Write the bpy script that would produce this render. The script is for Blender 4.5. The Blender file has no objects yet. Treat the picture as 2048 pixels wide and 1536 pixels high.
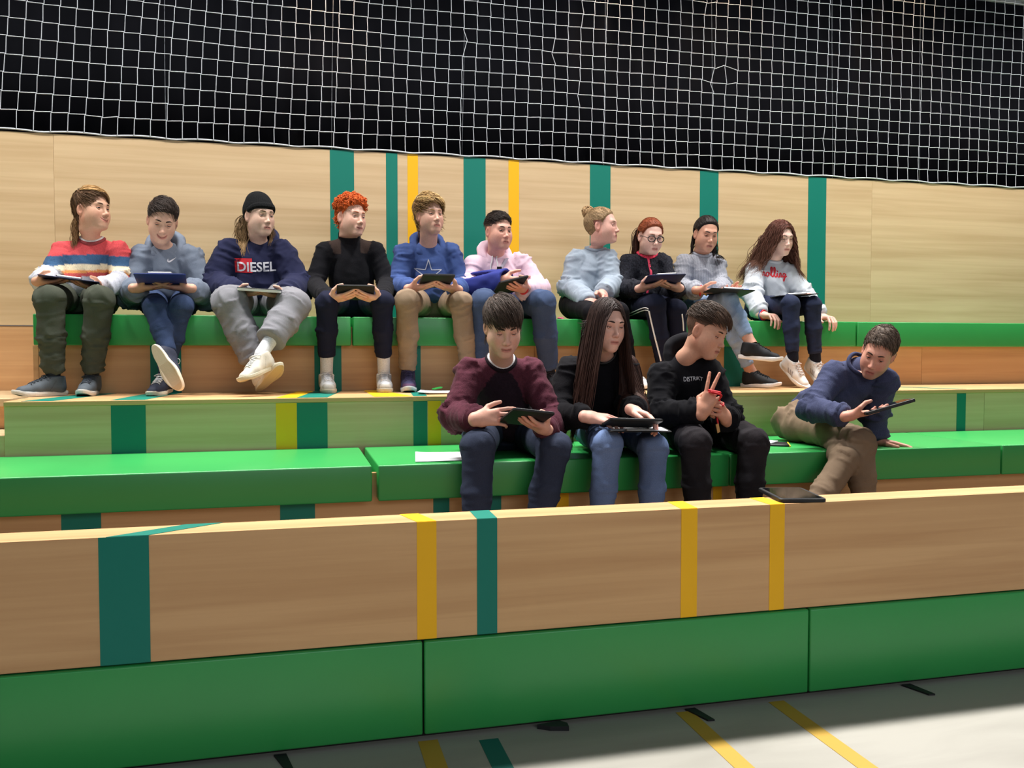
import bpy, bmesh, math, random
import numpy as np
from mathutils import Vector, Matrix
from mathutils.bvhtree import BVHTree

random.seed(7); RNG = np.random.RandomState(11)
SC = bpy.context.scene
COL = SC.collection
# ---------------------------------------------------------------- camera, world, lights, exposure
F_PX, PSI, PIT, CAM_H = 1716.0, math.radians(14.3), math.radians(2.17), 1.15
FW = np.array([math.sin(PSI)*math.cos(PIT), math.cos(PSI)*math.cos(PIT), -math.sin(PIT)])
RT = np.array([math.cos(PSI), -math.sin(PSI), 0.0]); UP = np.cross(RT, FW)
C0 = np.array([0, 0, CAM_H])
def at(u, v, Y):
    """world point on the plane y = Y seen at photo pixel (u, v)"""
    d = FW + RT*(u-1024)/F_PX - UP*(v-768)/F_PX
    return C0 + d*(Y/d[1])
cam_data = bpy.data.cameras.new('camera'); cam = bpy.data.objects.new('camera', cam_data); COL.objects.link(cam)
cam_data.sensor_width = 36; cam_data.lens = F_PX*36/2048; cam_data.clip_start = 0.05
cam.matrix_world = Matrix(((RT[0], UP[0], -FW[0], 0), (RT[1], UP[1], -FW[1], 0), (RT[2], UP[2], -FW[2], CAM_H), (0, 0, 0, 1)))
SC.camera = cam
SC.view_settings.view_transform = 'Standard'; SC.view_settings.look = 'None'
SC.view_settings.gamma = 1; SC.view_settings.use_curve_mapping = False
SC.view_settings.exposure = 0.0
world = bpy.data.worlds.new('hall'); SC.world = world; world.use_nodes = True
bg = world.node_tree.nodes['Background']; bg.inputs[0].default_value = (0.80, 0.88, 1.0, 1); bg.inputs[1].default_value = 0.13

def spot(loc, target, power, size_deg, blend, radius, color, name='spot_light'):
    l = bpy.data.lights.new(name, 'SPOT'); o = bpy.data.objects.new(name, l); COL.objects.link(o)
    l.energy = power; l.spot_size = math.radians(size_deg); l.spot_blend = blend; l.shadow_soft_size = radius; l.color = color
    o.location = loc; o.rotation_euler = (Vector(target)-Vector(loc)).to_track_quat('-Z', 'Y').to_euler()
    return o
for i, x in enumerate([-2.4, -0.45, 1.5, 3.45, 5.4]):          # the hall's row of ceiling spots over the bleacher
    spot((x, 4.0, 4.5), (x, 4.05, 0.0), 345, 125, 0.9, 0.20, (1.0, 0.965, 0.92))
for x in (-1.3, 0.7, 2.7, 4.7):                                   # a second row, aimed down over the lower seats at the hall floor
    spot((x, 4.44, 5.5), (x, 1.5, 0.0), 690, 74, 0.6, 0.20, (1.0, 0.97, 0.93))
for x, z in ((0.20, 3.42), (1.95, 3.66), (2.74, 3.76), (4.14, 3.90)):   # small warm lamps hung close in front of the net, just above the frame
    spot((x, 5.06, z), (x, 5.17, z-.9), 16, 95, 0.9, 0.02, (1.0, 0.60, 0.32))
for x, y in ((-1.20, 3.60), (-.38, 3.80)):                      # two narrow ones that pool on the empty seat at the left
    spot((x+.1, 4.3, 5.3), (x, y, 0.71), 420, 10, 1.0, 0.05, (1.0, 0.95, 0.78))
def area(loc, target, power, sx, sy, color):
    l = bpy.data.lights.new('fill_light', 'AREA'); o = bpy.data.objects.new('fill_light', l); COL.objects.link(o)
    l.shape = 'RECTANGLE'; l.size = sx; l.size_y = sy; l.energy = power; l.color = color
    o.location = loc; o.rotation_euler = (Vector(target)-Vector(loc)).to_track_quat('-Z', 'Y').to_euler()
area((2, -5.0, 3.6), (2, 4.5, 1.5), 145, 6, 2, (0.92, 0.96, 1.0))  # added fill from behind the camera, brightens the front faces

# ---------------------------------------------------------------- materials
def nodes(name):
    m = bpy.data.materials.new(name); m.use_nodes = True
    nt = m.node_tree; b = nt.nodes['Principled BSDF']
    return m, nt, b
def rgb(h):
    """sRGB 0-255 triple to linear"""
    return tuple(((c/255)/12.92 if c/255 <= 0.04045 else ((c/255+0.055)/1.055)**2.4) for c in h)
def flat(name, col, rough=0.6, metal=0.0, spec=0.5, noise=0.0, scale=40.0, bump=0.0):
    m, nt, b = nodes(name)
    b.inputs['Roughness'].default_value = rough; b.inputs['Metallic'].default_value = metal
    b.inputs['Specular IOR Level'].default_value = spec
    c = rgb(col)
    tc = nt.nodes.new('ShaderNodeTexCoord'); n = nt.nodes.new('ShaderNodeTexNoise'); n.inputs['Scale'].default_value = scale
    n.inputs['Detail'].default_value = 4
    nt.links.new(tc.outputs['Object'], n.inputs['Vector'])
    mx = nt.nodes.new('ShaderNodeMix'); mx.data_type = 'RGBA'
    mx.inputs[6].default_value = (*[x*(1-noise) for x in c], 1); mx.inputs[7].default_value = (*[min(1, x*(1+noise)) for x in c], 1)
    nt.links.new(n.outputs['Fac'], mx.inputs[0]); nt.links.new(mx.outputs[2], b.inputs['Base Color'])
    if bump:
        bp = nt.nodes.new('ShaderNodeBump'); bp.inputs['Strength'].default_value = bump; bp.inputs['Distance'].default_value = 0.002
        nt.links.new(n.outputs['Fac'], bp.inputs['Height']); nt.links.new(bp.outputs[0], b.inputs['Normal'])
    return m
def wood(name, c1, c2, rough=0.45, sx=0.9, sz=26.0):
    m, nt, b = nodes(name)
    tc = nt.nodes.new('ShaderNodeTexCoord'); mp = nt.nodes.new('ShaderNodeMapping')
    mp.inputs['Scale'].default_value = (sx, sz, sz)
    nt.links.new(tc.outputs['Object'], mp.inputs['Vector'])
    n1 = nt.nodes.new('ShaderNodeTexNoise'); n1.inputs['Scale'].default_value = 1.0; n1.inputs['Detail'].default_value = 5; n1.inputs['Distortion'].default_value = 0.6
    n2 = nt.nodes.new('ShaderNodeTexNoise'); n2.inputs['Scale'].default_value = 0.35; n2.inputs['Detail'].default_value = 2
    nt.links.new(mp.outputs[0], n1.inputs['Vector']); nt.links.new(mp.outputs[0], n2.inputs['Vector'])
    ad = nt.nodes.new('ShaderNodeMath'); ad.operation = 'MULTIPLY_ADD'; ad.inputs[1].default_value = 0.5
    ml = nt.nodes.new('ShaderNodeMath'); ml.operation = 'MULTIPLY'; ml.inputs[1].default_value = 0.5
    nt.links.new(n2.outputs['Fac'], ml.inputs[0]); nt.links.new(n1.outputs['Fac'], ad.inputs[0]); nt.links.new(ml.outputs[0], ad.inputs[2])
    cr = nt.nodes.new('ShaderNodeValToRGB'); cr.color_ramp.elements[0].position = 0.36; cr.color_ramp.elements[1].position = 0.60
    cr.color_ramp.elements[0].color = (*rgb(c1), 1); cr.color_ramp.elements[1].color = (*rgb(c2), 1)
    nt.links.new(ad.outputs[0], cr.inputs[0]); nt.links.new(cr.outputs[0], b.inputs['Base Color'])
    b.inputs['Roughness'].default_value = rough; b.inputs['Specular IOR Level'].default_value = 0.35
    return m
def attr(name, rough, spec=0.3, noise=0.25, scale=300.0, bump=0.3, sheen=0.0, sss=0.0, stretch=None, dist=0.002):
    """material that takes its colour from the mesh's own colour attribute, with procedural grain on top"""
    m, nt, b = nodes(name)
    a = nt.nodes.new('ShaderNodeAttribute'); a.attribute_name = 'Col'
    tc = nt.nodes.new('ShaderNodeTexCoord'); n = nt.nodes.new('ShaderNodeTexNoise'); n.inputs['Scale'].default_value = scale; n.inputs['Detail'].default_value = 3
    if stretch:
        mp = nt.nodes.new('ShaderNodeMapping'); mp.inputs['Scale'].default_value = stretch
        nt.links.new(tc.outputs['Object'], mp.inputs['Vector']); nt.links.new(mp.outputs[0], n.inputs['Vector'])
    else: nt.links.new(tc.outputs['Object'], n.inputs['Vector'])
    mr = nt.nodes.new('ShaderNodeMapRange'); mr.inputs[1].default_value = 0.25; mr.inputs[2].default_value = 0.75
    mr.inputs[3].default_value = 1-noise; mr.inputs[4].default_value = 1+noise
    nt.links.new(n.outputs['Fac'], mr.inputs[0])
    mx = nt.nodes.new('ShaderNodeMix'); mx.data_type = 'RGBA'; mx.blend_type = 'MULTIPLY'; mx.inputs[0].default_value = 1
    nt.links.new(a.outputs['Color'], mx.inputs[6]); nt.links.new(mr.outputs[0], mx.inputs[7]); nt.links.new(mx.outputs[2], b.inputs['Base Color'])
    b.inputs['Roughness'].default_value = rough; b.inputs['Specular IOR Level'].default_value = spec
    if sheen: b.inputs['Sheen Weight'].default_value = sheen; b.inputs['Sheen Roughness'].default_value = 0.5
    if sss:
        b.inputs['Subsurface Weight'].default_value = sss; b.inputs['Subsurface Radius'].default_value = (0.012, 0.005, 0.003); b.inputs['Subsurface Scale'].default_value = 1.0
    if bump:
        bp = nt.nodes.new('ShaderNodeBump'); bp.inputs['Strength'].default_value = bump; bp.inputs['Distance'].default_value = dist
        nt.links.new(n.outputs['Fac'], bp.inputs['Height']); nt.links.new(bp.outputs[0], b.inputs['Normal'])
    return m
M = dict(
    wood=wood('pale_oak_laminate', (192, 162, 122), (213, 186, 146)),
    wood_front=wood('oak_laminate', (192, 146, 100), (212, 168, 120)),
    floor=wood('pale_sports_floor', (146, 143, 135), (160, 157, 149), rough=0.5, sx=2.0, sz=8.0),
    green=flat('green_vinyl', (44, 152, 74), 0.36, spec=0.6, noise=0.06, scale=3, bump=0.0),
    teal=flat('teal_stripe', (8, 118, 102), 0.5, spec=0.3, noise=0.04, scale=3),
    yellow=flat('yellow_stripe', (242, 182, 22), 0.5, spec=0.3, noise=0.04, scale=3),
    floor_yellow=flat('floor_yellow', (178, 142, 50), 0.5, noise=0.04, scale=3), floor_teal=flat('floor_teal', (8, 92, 86), 0.5, noise=0.04, scale=3),
    hidden_tread=flat('dark_hidden_tread', (70, 72, 72), 0.8, noise=0.1, scale=30),  # invented dark tone, keeps bounced light off the lower seat fronts
    seam=flat('dark_gap', (26, 24, 20), 0.9),
    steel=flat('brushed_steel', (190, 190, 190), 0.3, metal=1.0),
    black=flat('black_rubber', (24, 25, 28), 0.6, noise=0.15, scale=60, bump=0.2),
    case=flat('black_case', (20, 22, 25), 0.55, spec=0.4, noise=0.2, scale=120, bump=0.2),
    screen=flat('dark_glass', (10, 11, 14), 0.08, spec=0.6),
    clipblue=flat('blue_clipboard', (28, 52, 140), 0.4, noise=0.06, scale=20),
    navyboard=flat('dark_blue_clipboard', (22, 34, 84), 0.4, noise=0.06, scale=20),
    paper=flat('white_paper', (236, 238, 242), 0.8, noise=0.03, scale=30),
    ink=flat('grey_print', (120, 124, 135), 0.9),
    cord=flat('white_cord', (204, 208, 216), 0.75, noise=0.06, scale=200),
    wire=flat('grey_support_cord', (96, 100, 108), 0.7),
    curtain=flat('black_curtain', (13, 14, 20), 0.9, spec=0.1, noise=0.3, scale=5),
    red=flat('red_rubber', (206, 28, 40), 0.55), pink=flat('pink_plastic', (226, 60, 120), 0.5),
    white=flat('white_plastic', (235, 235, 235), 0.4), orange=flat('orange_pencil', (226, 120, 40), 0.5),
    gold=flat('brass_tag', (196, 150, 90), 0.4), blueink=flat('blue_plastic', (90, 130, 210), 0.4),
    yellowp=flat('yellow_paint', (235, 200, 40), 0.5), greenp=flat('green_plastic', (40, 170, 70), 0.5),
    grey=flat('grey_beam', (150, 156, 165), 0.6),
    lettering_white=flat('white_print', (215, 215, 222), 0.8), lettering_red=flat('red_print', (196, 30, 44), 0.8), lettering_grey=flat('grey_thread', (185, 188, 200), 0.8),
    iris=None,
    skin=attr('skin', 0.48, 0.35, 0.05, 120, 0.08, sss=0.06),
    knit=attr('knit_wool', 0.95, 0.1, 0.22, 260, 0.6, sheen=0.03),
    fleece=attr('cotton_fleece', 0.95, 0.1, 0.10, 380, 0.35, sheen=0.03),
    denim=attr('denim', 0.9, 0.15, 0.20, 420, 0.4),
    twill=attr('twill', 0.9, 0.12, 0.08, 420, 0.3),
    speckle=attr('speckled_fleece', 0.95, 0.1, 0.75, 110, 0.4),
    hair=attr('hair', 0.58, 0.22, 0.22, 180, 0.2),
    shoe=attr('shoe_fabric', 0.7, 0.3, 0.06, 300, 0.25),
    eye=attr('eye', 0.12, 0.5, 0.0, 10, 0.0),
)

# ---------------------------------------------------------------- object helpers
def link(o, parent=None):
    COL.objects.link(o)
    if parent is not None:
        o.parent = parent
        o.location = Vector(o.location) - wloc(parent)
    return o
def wloc(o):
    l = Vector(o.location)
    while o.parent is not None: o = o.parent; l = l + Vector(o.location)
    return l
def tag(o, label=None, cat=None, group=None, kind=None):
    if label: o['label'] = label
    if cat: o['category'] = cat
    if group: o['group'] = group
    if kind: o['kind'] = kind
    return o
def empty(name, loc, label=None, cat=None, group=None, kind=None):
    o = bpy.data.objects.new(name, None); o.empty_display_size = 0.05; o.location = loc; COL.objects.link(o)
    return tag(o, label, cat, group, kind)
def mesh_obj(name, V, Fs, mat, parent=None, col=None, smooth=True, origin=None):
    """V in world coordinates; the object's own origin is put at its centre (or `origin`)"""
    V = np.asarray(V, dtype=np.float64).reshape(-1, 3)
    org = np.asarray(origin if origin is not None else (V.min(0)+V.max(0))/2, dtype=np.float64)
    me = bpy.data.meshes.new(name)
    if isinstance(Fs, np.ndarray):
        n, k = Fs.shape
        me.vertices.add(len(V)); me.vertices.foreach_set('co', (V-org).astype(np.float32).ravel())
        me.loops.add(n*k); me.loops.foreach_set('vertex_index', Fs.astype(np.int32).ravel())
        me.polygons.add(n); me.polygons.foreach_set('loop_start', np.arange(0, n*k, k, dtype=np.int32))
        me.polygons.foreach_set('loop_total', np.full(n, k, dtype=np.int32))
        me.update(calc_edges=True); me.validate()
    else:
        me.from_pydata([tuple(x) for x in (V-org)], [], [tuple(int(i) for i in f) for f in Fs]); me.update()
    if smooth: me.polygons.foreach_set('use_smooth', np.ones(len(me.polygons), dtype=bool))
    if col is not None:
        a = me.color_attributes.new('Col', 'FLOAT_COLOR', 'POINT')
        c = np.ones((len(V), 4), np.float32); c[:, :3] = np.asarray(col)
        a.data.foreach_set('color', c.ravel())
    if mat is not None: me.materials.append(mat)
    o = bpy.data.objects.new(name, me); o.location = org
    return link(o, parent)
def box(name, x0, x1, y0, y1, z0, z1, mat, parent=None, bevel=0.0, seg=2):
    bm = bmesh.new(); bmesh.ops.create_cube(bm, size=1.0)
    for v in bm.verts: v.co = ((v.co.x)*(x1-x0), (v.co.y)*(y1-y0), (v.co.z)*(z1-z0))
    if bevel: bmesh.ops.bevel(bm, geom=list(bm.edges), offset=bevel, segments=seg, affect='EDGES', profile=0.5)
    me = bpy.data.meshes.new(name); bm.to_mesh(me); bm.free(); me.materials.append(mat)
    o = bpy.data.objects.new(name, me); o.location = ((x0+x1)/2, (y0+y1)/2, (z0+z1)/2)
    return link(o, parent)
class MB:
    """collects verts and faces in world coordinates"""
    def __init__(s): s.V = []; s.F = []; s.C = []; s.n = 0
    def add(s, V, Fs, c=None):
        V = np.asarray(V, float).reshape(-1, 3)
        s.V.append(V); s.F += [tuple(int(i)+s.n for i in f) for f in Fs]; s.n += len(V)
        if c is not None: s.C.append(np.broadcast_to(np.asarray(c, float), (len(V), 3)))
    def tube(s, pts, rad, sides=6, c=None, closed=False):
        V, Fs = tube(pts, rad, sides, closed); s.add(V, Fs, c)
    def obox(s, cen, ax, ay, az, c=None):
        """oriented box, half vectors ax ay az"""
        cen, ax, ay, az = [np.asarray(q, float) for q in (cen, ax, ay, az)]
        V = [cen+i*ax+j*ay+k*az for i in (-1, 1) for j in (-1, 1) for k in (-1, 1)]
        s.add(V, [(0, 1, 3, 2), (4, 6, 7, 5), (0, 4, 5, 1), (2, 3, 7, 6), (0, 2, 6, 4), (1, 5, 7, 3)], c)
    def build(s, name, mat, parent=None, smooth=True, origin=None):
        return mesh_obj(name, np.concatenate(s.V), s.F, mat, parent, np.concatenate(s.C) if s.C else None, smooth, origin)
def nrm(v): v = np.asarray(v, float); return v/(np.linalg.norm(v, axis=-1, keepdims=True)+1e-12)
def tube(pts, rad, sides=6, closed=False, flatten=None):
    pts = np.asarray(pts, float); n = len(pts); rad = np.broadcast_to(np.asarray(rad, float), (n,))
    T = nrm(np.gradient(pts, axis=0)) if not closed else nrm(np.roll(pts, -1, 0)-np.roll(pts, 1, 0))
    ref = np.array([0, 0, 1.0]) if abs(T[0][2]) < 0.9 else np.array([1.0, 0, 0])
    V = []; a = np.arange(sides)*2*math.pi/sides
    u = nrm(np.cross(T[0], ref))
    for i in range(n):
        u = nrm(u - T[i]*np.dot(u, T[i])); w = np.cross(T[i], u)
        V.append(pts[i] + rad[i]*(np.cos(a)[:, None]*u + np.sin(a)[:, None]*w))
    V = np.concatenate(V); Fs = []
    m = n if closed else n-1
    for i in range(m):
        for j in range(sides):
            k = (j+1) % sides; i2 = (i+1) % n
            Fs.append((i*sides+j, i*sides+k, i2*sides+k, i2*sides+j))
    if not closed:
        Fs.append(tuple(range(sides-1, -1, -1))); Fs.append(tuple((n-1)*sides+j for j in range(sides)))
    return V, Fs

# ---------------------------------------------------------------- the hall: floor, back wall, curtain
BY, LEDGE_Y, LEDGE_Z, WOODB_Z = 2.5, 2.63, 0.648, 0.298      # barrier front, ledge back, top, wood bottom
S1F, S1T, S1B, S1BK = 3.30, 0.713, 0.575, 3.965              # lower seat: front, top, bottom, back
T1Z, T2Z, T2F = 0.322, 0.942, 3.955                          # tread heights, upper tread front edge
S2F, S2T, S2B, WALLY, WALLT = 4.53, 1.330, 1.180, 5.18, 2.332
R1Y, R2Y = 3.375, 4.60                                       # risers under the two seats
XL, XR = -1.165, 6.6
fl = box('floor', -6, 9, -4, 9, -0.1, 0, M['floor']); tag(fl, kind='structure')
for x0, x1, mat in ((0.346, 0.404, 'yellow'), (0.522, 0.580, 'teal'), (1.17, 1.225, 'yellow'), (1.50, 1.555, 'yellow')):
    b = box('floor_stripe', x0, x1, -1.0 if mat == 'yellow' else 1.2, 2.478 if mat == 'yellow' else 2.442, 0.0, 0.0015, M['floor_'+mat], fl)
    if mat == 'teal': b['label'] = 'teal stripe'
wall = empty('wall_back', (2, WALLY+0.03, 1.0)); tag(wall, kind='structure')
for x0, x1 in ((-3.83, -1.2535), (-1.2527, 1.3206), (1.3214, 3.8905), (3.8913, 6.7)):
    box('panel', x0, x1, WALLY, WALLY+0.04, 1.292, WALLT, M['wood'], wall, 0.0008, 1)
    box('panel', x0, x1, WALLY+0.004, WALLY+0.04, 0.30, 1.288, M['wood_front'], wall, 0.0008, 1)
for x0, x1, mat in ((.219, .358, 'teal'), (.546, .614, 'teal'), (.674, .737, 'yellow'), (1.016, 1.153, 'teal'), (1.298, 1.365, 'yellow'),
                    (1.829, 1.967, 'teal'), (2.589, 2.722, 'teal'), (3.391, 3.530, 'teal')):
    box('tape_stripe', x0, x1, WALLY-0.0015, WALLY+0.001, 1.30, WALLT, M[mat], wall)
# curtain: folded cloth hanging behind the net
xs = np.arange(-3.6, 7.2, 0.03); zs = np.array([2.28, 3.0, 3.8, 4.9])
fold = 0.035*np.sin(xs*21+1.7*np.sin(xs*3.1)) + 0.02*np.sin(xs*9.3)
V = np.array([[x, 5.42+f*(0.7+0.12*k), z] for k, z in enumerate(zs) for x, f in zip(xs, fold)])
n = len(xs); Fq = np.array([[k*n+i, k*n+i+1, (k+1)*n+i+1, (k+1)*n+i] for k in range(3) for i in range(n-1)])
cu = mesh_obj('curtain', V, Fq, M['curtain']); md = cu.modifiers.new('thickness', 'SOLIDIFY'); md.thickness = 0.006
tag(cu, 'black floor-length stage curtain hanging in folds behind the white net', 'curtain')

# ---------------------------------------------------------------- bleacher
bl = empty('bleacher', (2.0, 4.2, 0.0), 'two-tier pale wooden bleacher with teal and yellow stripes carrying the green seats', 'bleacher')
box('tread', XL-0.6, XR, LEDGE_Y, R1Y+0.03, T1Z-0.03, T1Z, M['hidden_tread'], bl)  # unseen lower tread, made dark to weaken the bounce
for x0, x1 in ((XL-0.9, 2.0), (2.002, XR)):
    box('riser', x0, x1, R1Y, R1Y+0.025, T1Z, S1B+0.10, M['wood_front'], bl)
box('seat_deck', XL-0.9, XR, R1Y+0.026, S1BK-0.002, S1B-0.03, S1B-0.001, M['wood_front'], bl)
for x0, x1 in ((XL, 0.85), (0.852, 3.718), (3.72, XR)):
    box('riser', x0, x1, S1BK, S1BK+0.025, S1B-0.03, T2Z-0.022, M['wood'], bl)
for x0, x1 in ((XL, 1.45), (1.452, 4.05), (4.052, XR)):
    box('tread', x0, x1, T2F, R2Y+0.02, T2Z-0.021, T2Z, M['wood_front'], bl, 0.003, 2)
box('side_panel', XL-0.0015, XL+0.022, S1BK+0.027, R2Y+0.56, 0.0, T2Z-0.022, M['wood_front'], bl)
for x0, x1 in ((-1.195, 1.30), (1.302, 3.834), (3.836, XR)):
    box('riser', x0, x1, R2Y, R2Y+0.025, T2Z, S2B+0.10, M['wood_front'], bl)
box('seat_deck', -1.195, XR, R2Y+0.026, WALLY-0.002, S2B-0.03, S2B-0.001, M['wood_front'], bl)
box('end_panel', -1.22, -1.197, R2Y, WALLY-0.002, T2Z+0.001, S2B-0.001, M['wood_front'], bl)
box('landing', -2.6, XL-0.003, 4.30, WALLY-0.002, T2Z-0.04, T2Z-0.004, M['wood'], bl, 0.003, 2)
box('stair_step', -2.6, XL-0.003, 3.98, 4.299, 0.60, 0.80, M['wood'], bl, 0.003, 2)
box('landing_riser', -2.6, XL-0.003, 4.32, 4.34, 0.801, T2Z-0.041, M['wood_front'], bl)
def stripes_front(Y, z0, z1, rows):
    for x0, x1, mat in rows: box('tape_stripe', x0, x1, Y-0.0015, Y+0.001, z0, z1, M[mat], bl)
stripes_front(R2Y, T2Z, S2B, ((-.692, -.546, 'teal'), (.107, .246, 'teal'), (.60, .665, 'teal'), (2.464, 2.602, 'teal')))
stripes_front(S1BK, S1T-0.01, T2Z-0.023, ((-.756, -.618, 'teal'), (-.077, .013, 'yellow'), (.014, .148, 'teal'), (.538, .603, 'teal'), (.606, .667, 'yellow'),
                                 (1.647, 1.686, 'teal'), (3.537, 3.596, 'teal')))
stripes_front(R1Y, T1Z, S1B, ((-.815, -.683, 'teal'), (-.054, .076, 'teal'), (.536, .601, 'teal'), (.736, .815, 'teal'), (1.042, 1.103, 'yellow'), (1.761, 1.802, 'yellow')))
def tape(y0, y1, z, a0, a1, b0, b1, mat):                     # a stripe lying on a tread, from its front edge (a) to its back edge (b)
    mb = MB(); t = 0.0012
    P = [(a0, y0, z), (a1, y0, z), (b1, y1, z), (b0, y1, z)]
    V = [(x, y, q) for q in (z, z+t) for x, y, _ in P]
    mb.add(V, [(3, 2, 1, 0), (4, 5, 6, 7), (0, 1, 5, 4), (1, 2, 6, 5), (2, 3, 7, 6), (3, 0, 4, 7)])
    return mb
for a0, a1, b0, b1, mat in ((-.756, -.618, -.692, -.546, 'teal'), (-.077, .012, .02, .10, 'yellow'), (.014, .148, .107, .246, 'teal'), (.538, .603, .60, .665, 'teal'),
                            (.36, .535, .36, .45, 'yellow'), (-1.10, -.98, -.98, -.85, 'teal'), (3.537, 3.596, 3.3, 3.36, 'teal')):
    tape(T2F+0.006, R2Y, T2Z, a0, a1, b0, b1, mat).build('tape_stripe', M[mat], bl, smooth=False)

# ---------------------------------------------------------------- green seat pads
def pad(x0, x1, y0, y1, z0, z1, label, group, name='seat_pad', bev=0.006, cat='seat pad'):
    o = box(name, x0, x1, y0, y1, z0, z1, M['green'], None, bev, 3)
    for p in o.data.polygons: p.use_smooth = True
    return tag(o, label, cat, group)
g1, g2 = 'green pads on the lower seat row', 'green pads on the upper seat row'
for x0, x1, lab in ((-2.70, .288, 'long empty green seat pad at the left end of the lower row'),
                    (.312, 1.797, 'green lower seat pad with the white paper and the boy in maroon on it'),
                    (1.801, 3.196, 'green lower seat pad under the man in the blue sweater'),
                    (3.204, 6.6, 'green lower seat pad at the right end, right of the gap past the man')):
    pad(x0, x1, S1F, S1BK-0.003, S1B, S1T, lab, g1)
for x0, x1, lab in ((-1.20, .292, 'green upper seat pad at the left end, under the boy in the striped sweater'),
                    (.302, 1.797, 'green upper seat pad under the boys in the blue and the pink hoodies'),
                    (1.801, 3.306, 'green upper seat pad under the girl in the white sweatshirt with red script'),
                    (3.316, 6.6, 'empty green upper seat pad at the right end, right of the last seated girl')):
    pad(x0, x1, S2F, WALLY-0.003, S2B, S2T, lab, g2, bev=0.006)

# ---------------------------------------------------------------- barrier in front
br = empty('barrier', (2.0, BY, 0.0), 'waist-low wooden barrier in front of the lower row, with teal and yellow stripes', 'barrier')
box('front_panel', -2.4, 6.6, BY, BY+0.02, WOODB_Z, LEDGE_Z-0.001, M['wood_front'], br)
box('ledge', -2.4, 6.6, BY+0.0205, LEDGE_Y, LEDGE_Z-0.03, LEDGE_Z, M['wood_front'], br, 0.001, 1)
box('edge_band', -2.4, 6.6, BY+0.0005, BY+0.0202, LEDGE_Z-0.0008, LEDGE_Z, M['wood_front'], br)
box('back_panel', -2.4, 6.6, LEDGE_Y-0.02, LEDGE_Y-0.001, T1Z, LEDGE_Z-0.031, M['wood_front'], br)
box('plinth', -2.4, 6.6, BY+0.015, BY+0.05, 0.0, WOODB_Z-0.001, M['seam'], br)
for x0, x1, mat in ((-.514, -.387, 'teal'), (.348, .406, 'yellow'), (.529, .591, 'teal'), (1.194, 1.250, 'yellow'), (1.510, 1.564, 'yellow')):
    box('tape_stripe', x0, x1, BY-0.0015, BY+0.001, WOODB_Z, LEDGE_Z, M[mat], br)
    if x0 > 0:
        d = {.348: -.035, .529: .004, 1.194: .012, 1.510: .0}[x0]
        tape(BY+0.0005, LEDGE_Y, LEDGE_Z, x0, x1, x0+d, x1+d, mat).build('tape_stripe', M[mat], br, smooth=False)
tape(BY+0.0005, LEDGE_Y, LEDGE_Z, -.495, -.387, -.307, -.205, 'teal').build('tape_stripe', M['teal'], br, smooth=False)
gp = 'green pads along the foot of the barrier'
for x0, x1, lab in ((-2.4, .362, 'large green barrier pad at the left, below the wide teal stripe'),
                    (.367, 1.653, 'green barrier pad in the middle, below two yellow stripes and one teal stripe'),
                    (1.658, 2.96, 'green barrier pad at the right, right of the last yellow stripe')):
    pad(x0, x1, BY-0.012, BY+0.014, 0.014, WOODB_Z-0.004, lab, gp, 'wall_pad', 0.006, 'wall pad')
for x, y, ang, L, lab, pts in ((.765, 2.455, 0, 1, 'black rubber tab, the pale-edged wide one near the teal floor stripe', 'wide'),
                          (1.235, 2.43, 0, 1, 'black strap end lying across the wider yellow floor stripe', 'strap'),
                          (2.045, 2.435, 0, 1, 'black strap end on the pale floor, rightmost of the three straps', 'strap'),
                          (-.036, 2.43, 0, 1, 'black strap end at the bottom edge, leftmost under the barrier', 'strap')):
    mb = MB()
    if pts == 'wide': P = [(x-.055, 2.475), (x-.02, 2.452), (x+.035, 2.438), (x+.038, 2.465), (x+.02, 2.486)]
    else: P = [(x-.028, 2.488), (x+.004, 2.395), (x+.026, 2.392), (x+.006, 2.488)]
    k = len(P); h = 0.014 if pts == 'wide' else 0.006
    mb.add([(a, b, z) for z in (0.0005, h) for a, b in P], [tuple(range(k-1, -1, -1)), tuple(range(k, 2*k))] + [(i, (i+1) % k, k+(i+1) % k, k+i) for i in range(k)])
    tag(mb.build('floor_strap', M['black'], smooth=False), lab, 'strap', 'black straps under the barrier')

# ---------------------------------------------------------------- safety net
net = empty('safety_net', (2, 5.14, WALLT), 'white knotted safety net stretched above the wooden back wall', 'net')
CELL = 0.0835; NX, NZ = 108, 18
x_start = -2.6
nz_pts = np.zeros((NX, NZ, 3))
for i in range(NX):
    for j in range(NZ):
        x = x_start + i*CELL; t = j*CELL
        sh = 0.085*(1-np.clip((x+1.5)/2.6, 0, 1)) + 0.030
        sl = 0.030*(1-np.clip((x+1.5)/3.0, 0, 1)) + 0.010
        zz = WALLT + 0.016 + t - sl*(x-1.0)*min(1, t/0.6) + 0.002*math.sin(i*0.5+j*0.5)*(j > 0) + RNG.uniform(-.0008, .0008)
        nz_pts[i, j] = (x + sh*t + RNG.uniform(-.0012, .0012) + 0.002*math.sin(i*0.35+j*0.6), 5.170+0.004*math.sin(i*0.21+j*0.25), zz)
def pinch(u, v, du, dz):
    q = at(u, v, 5.17); d = np.linalg.norm(nz_pts-q, axis=2); i, j = np.unravel_index(d.argmin(), d.shape)
    nz_pts[i, j] += (du, 0, dz)
for u, v, du, dz in ((934, 93, .020, .004), (1118, 93, -.018, -.004), (1438, 155, -.022, -.012), (1456, 150, -.008, .022), (1459, 170, .006, -.012), (1165, 190, -.01, 0),
                     (1420, 12, .014, -.008), (1655, 282, -.012, .002), (215, 238, .002, -.007), (1172, 35, .012, 0)):
    pinch(u, v, du, dz)
mb = MB(); r = 0.0021
bot = []
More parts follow.
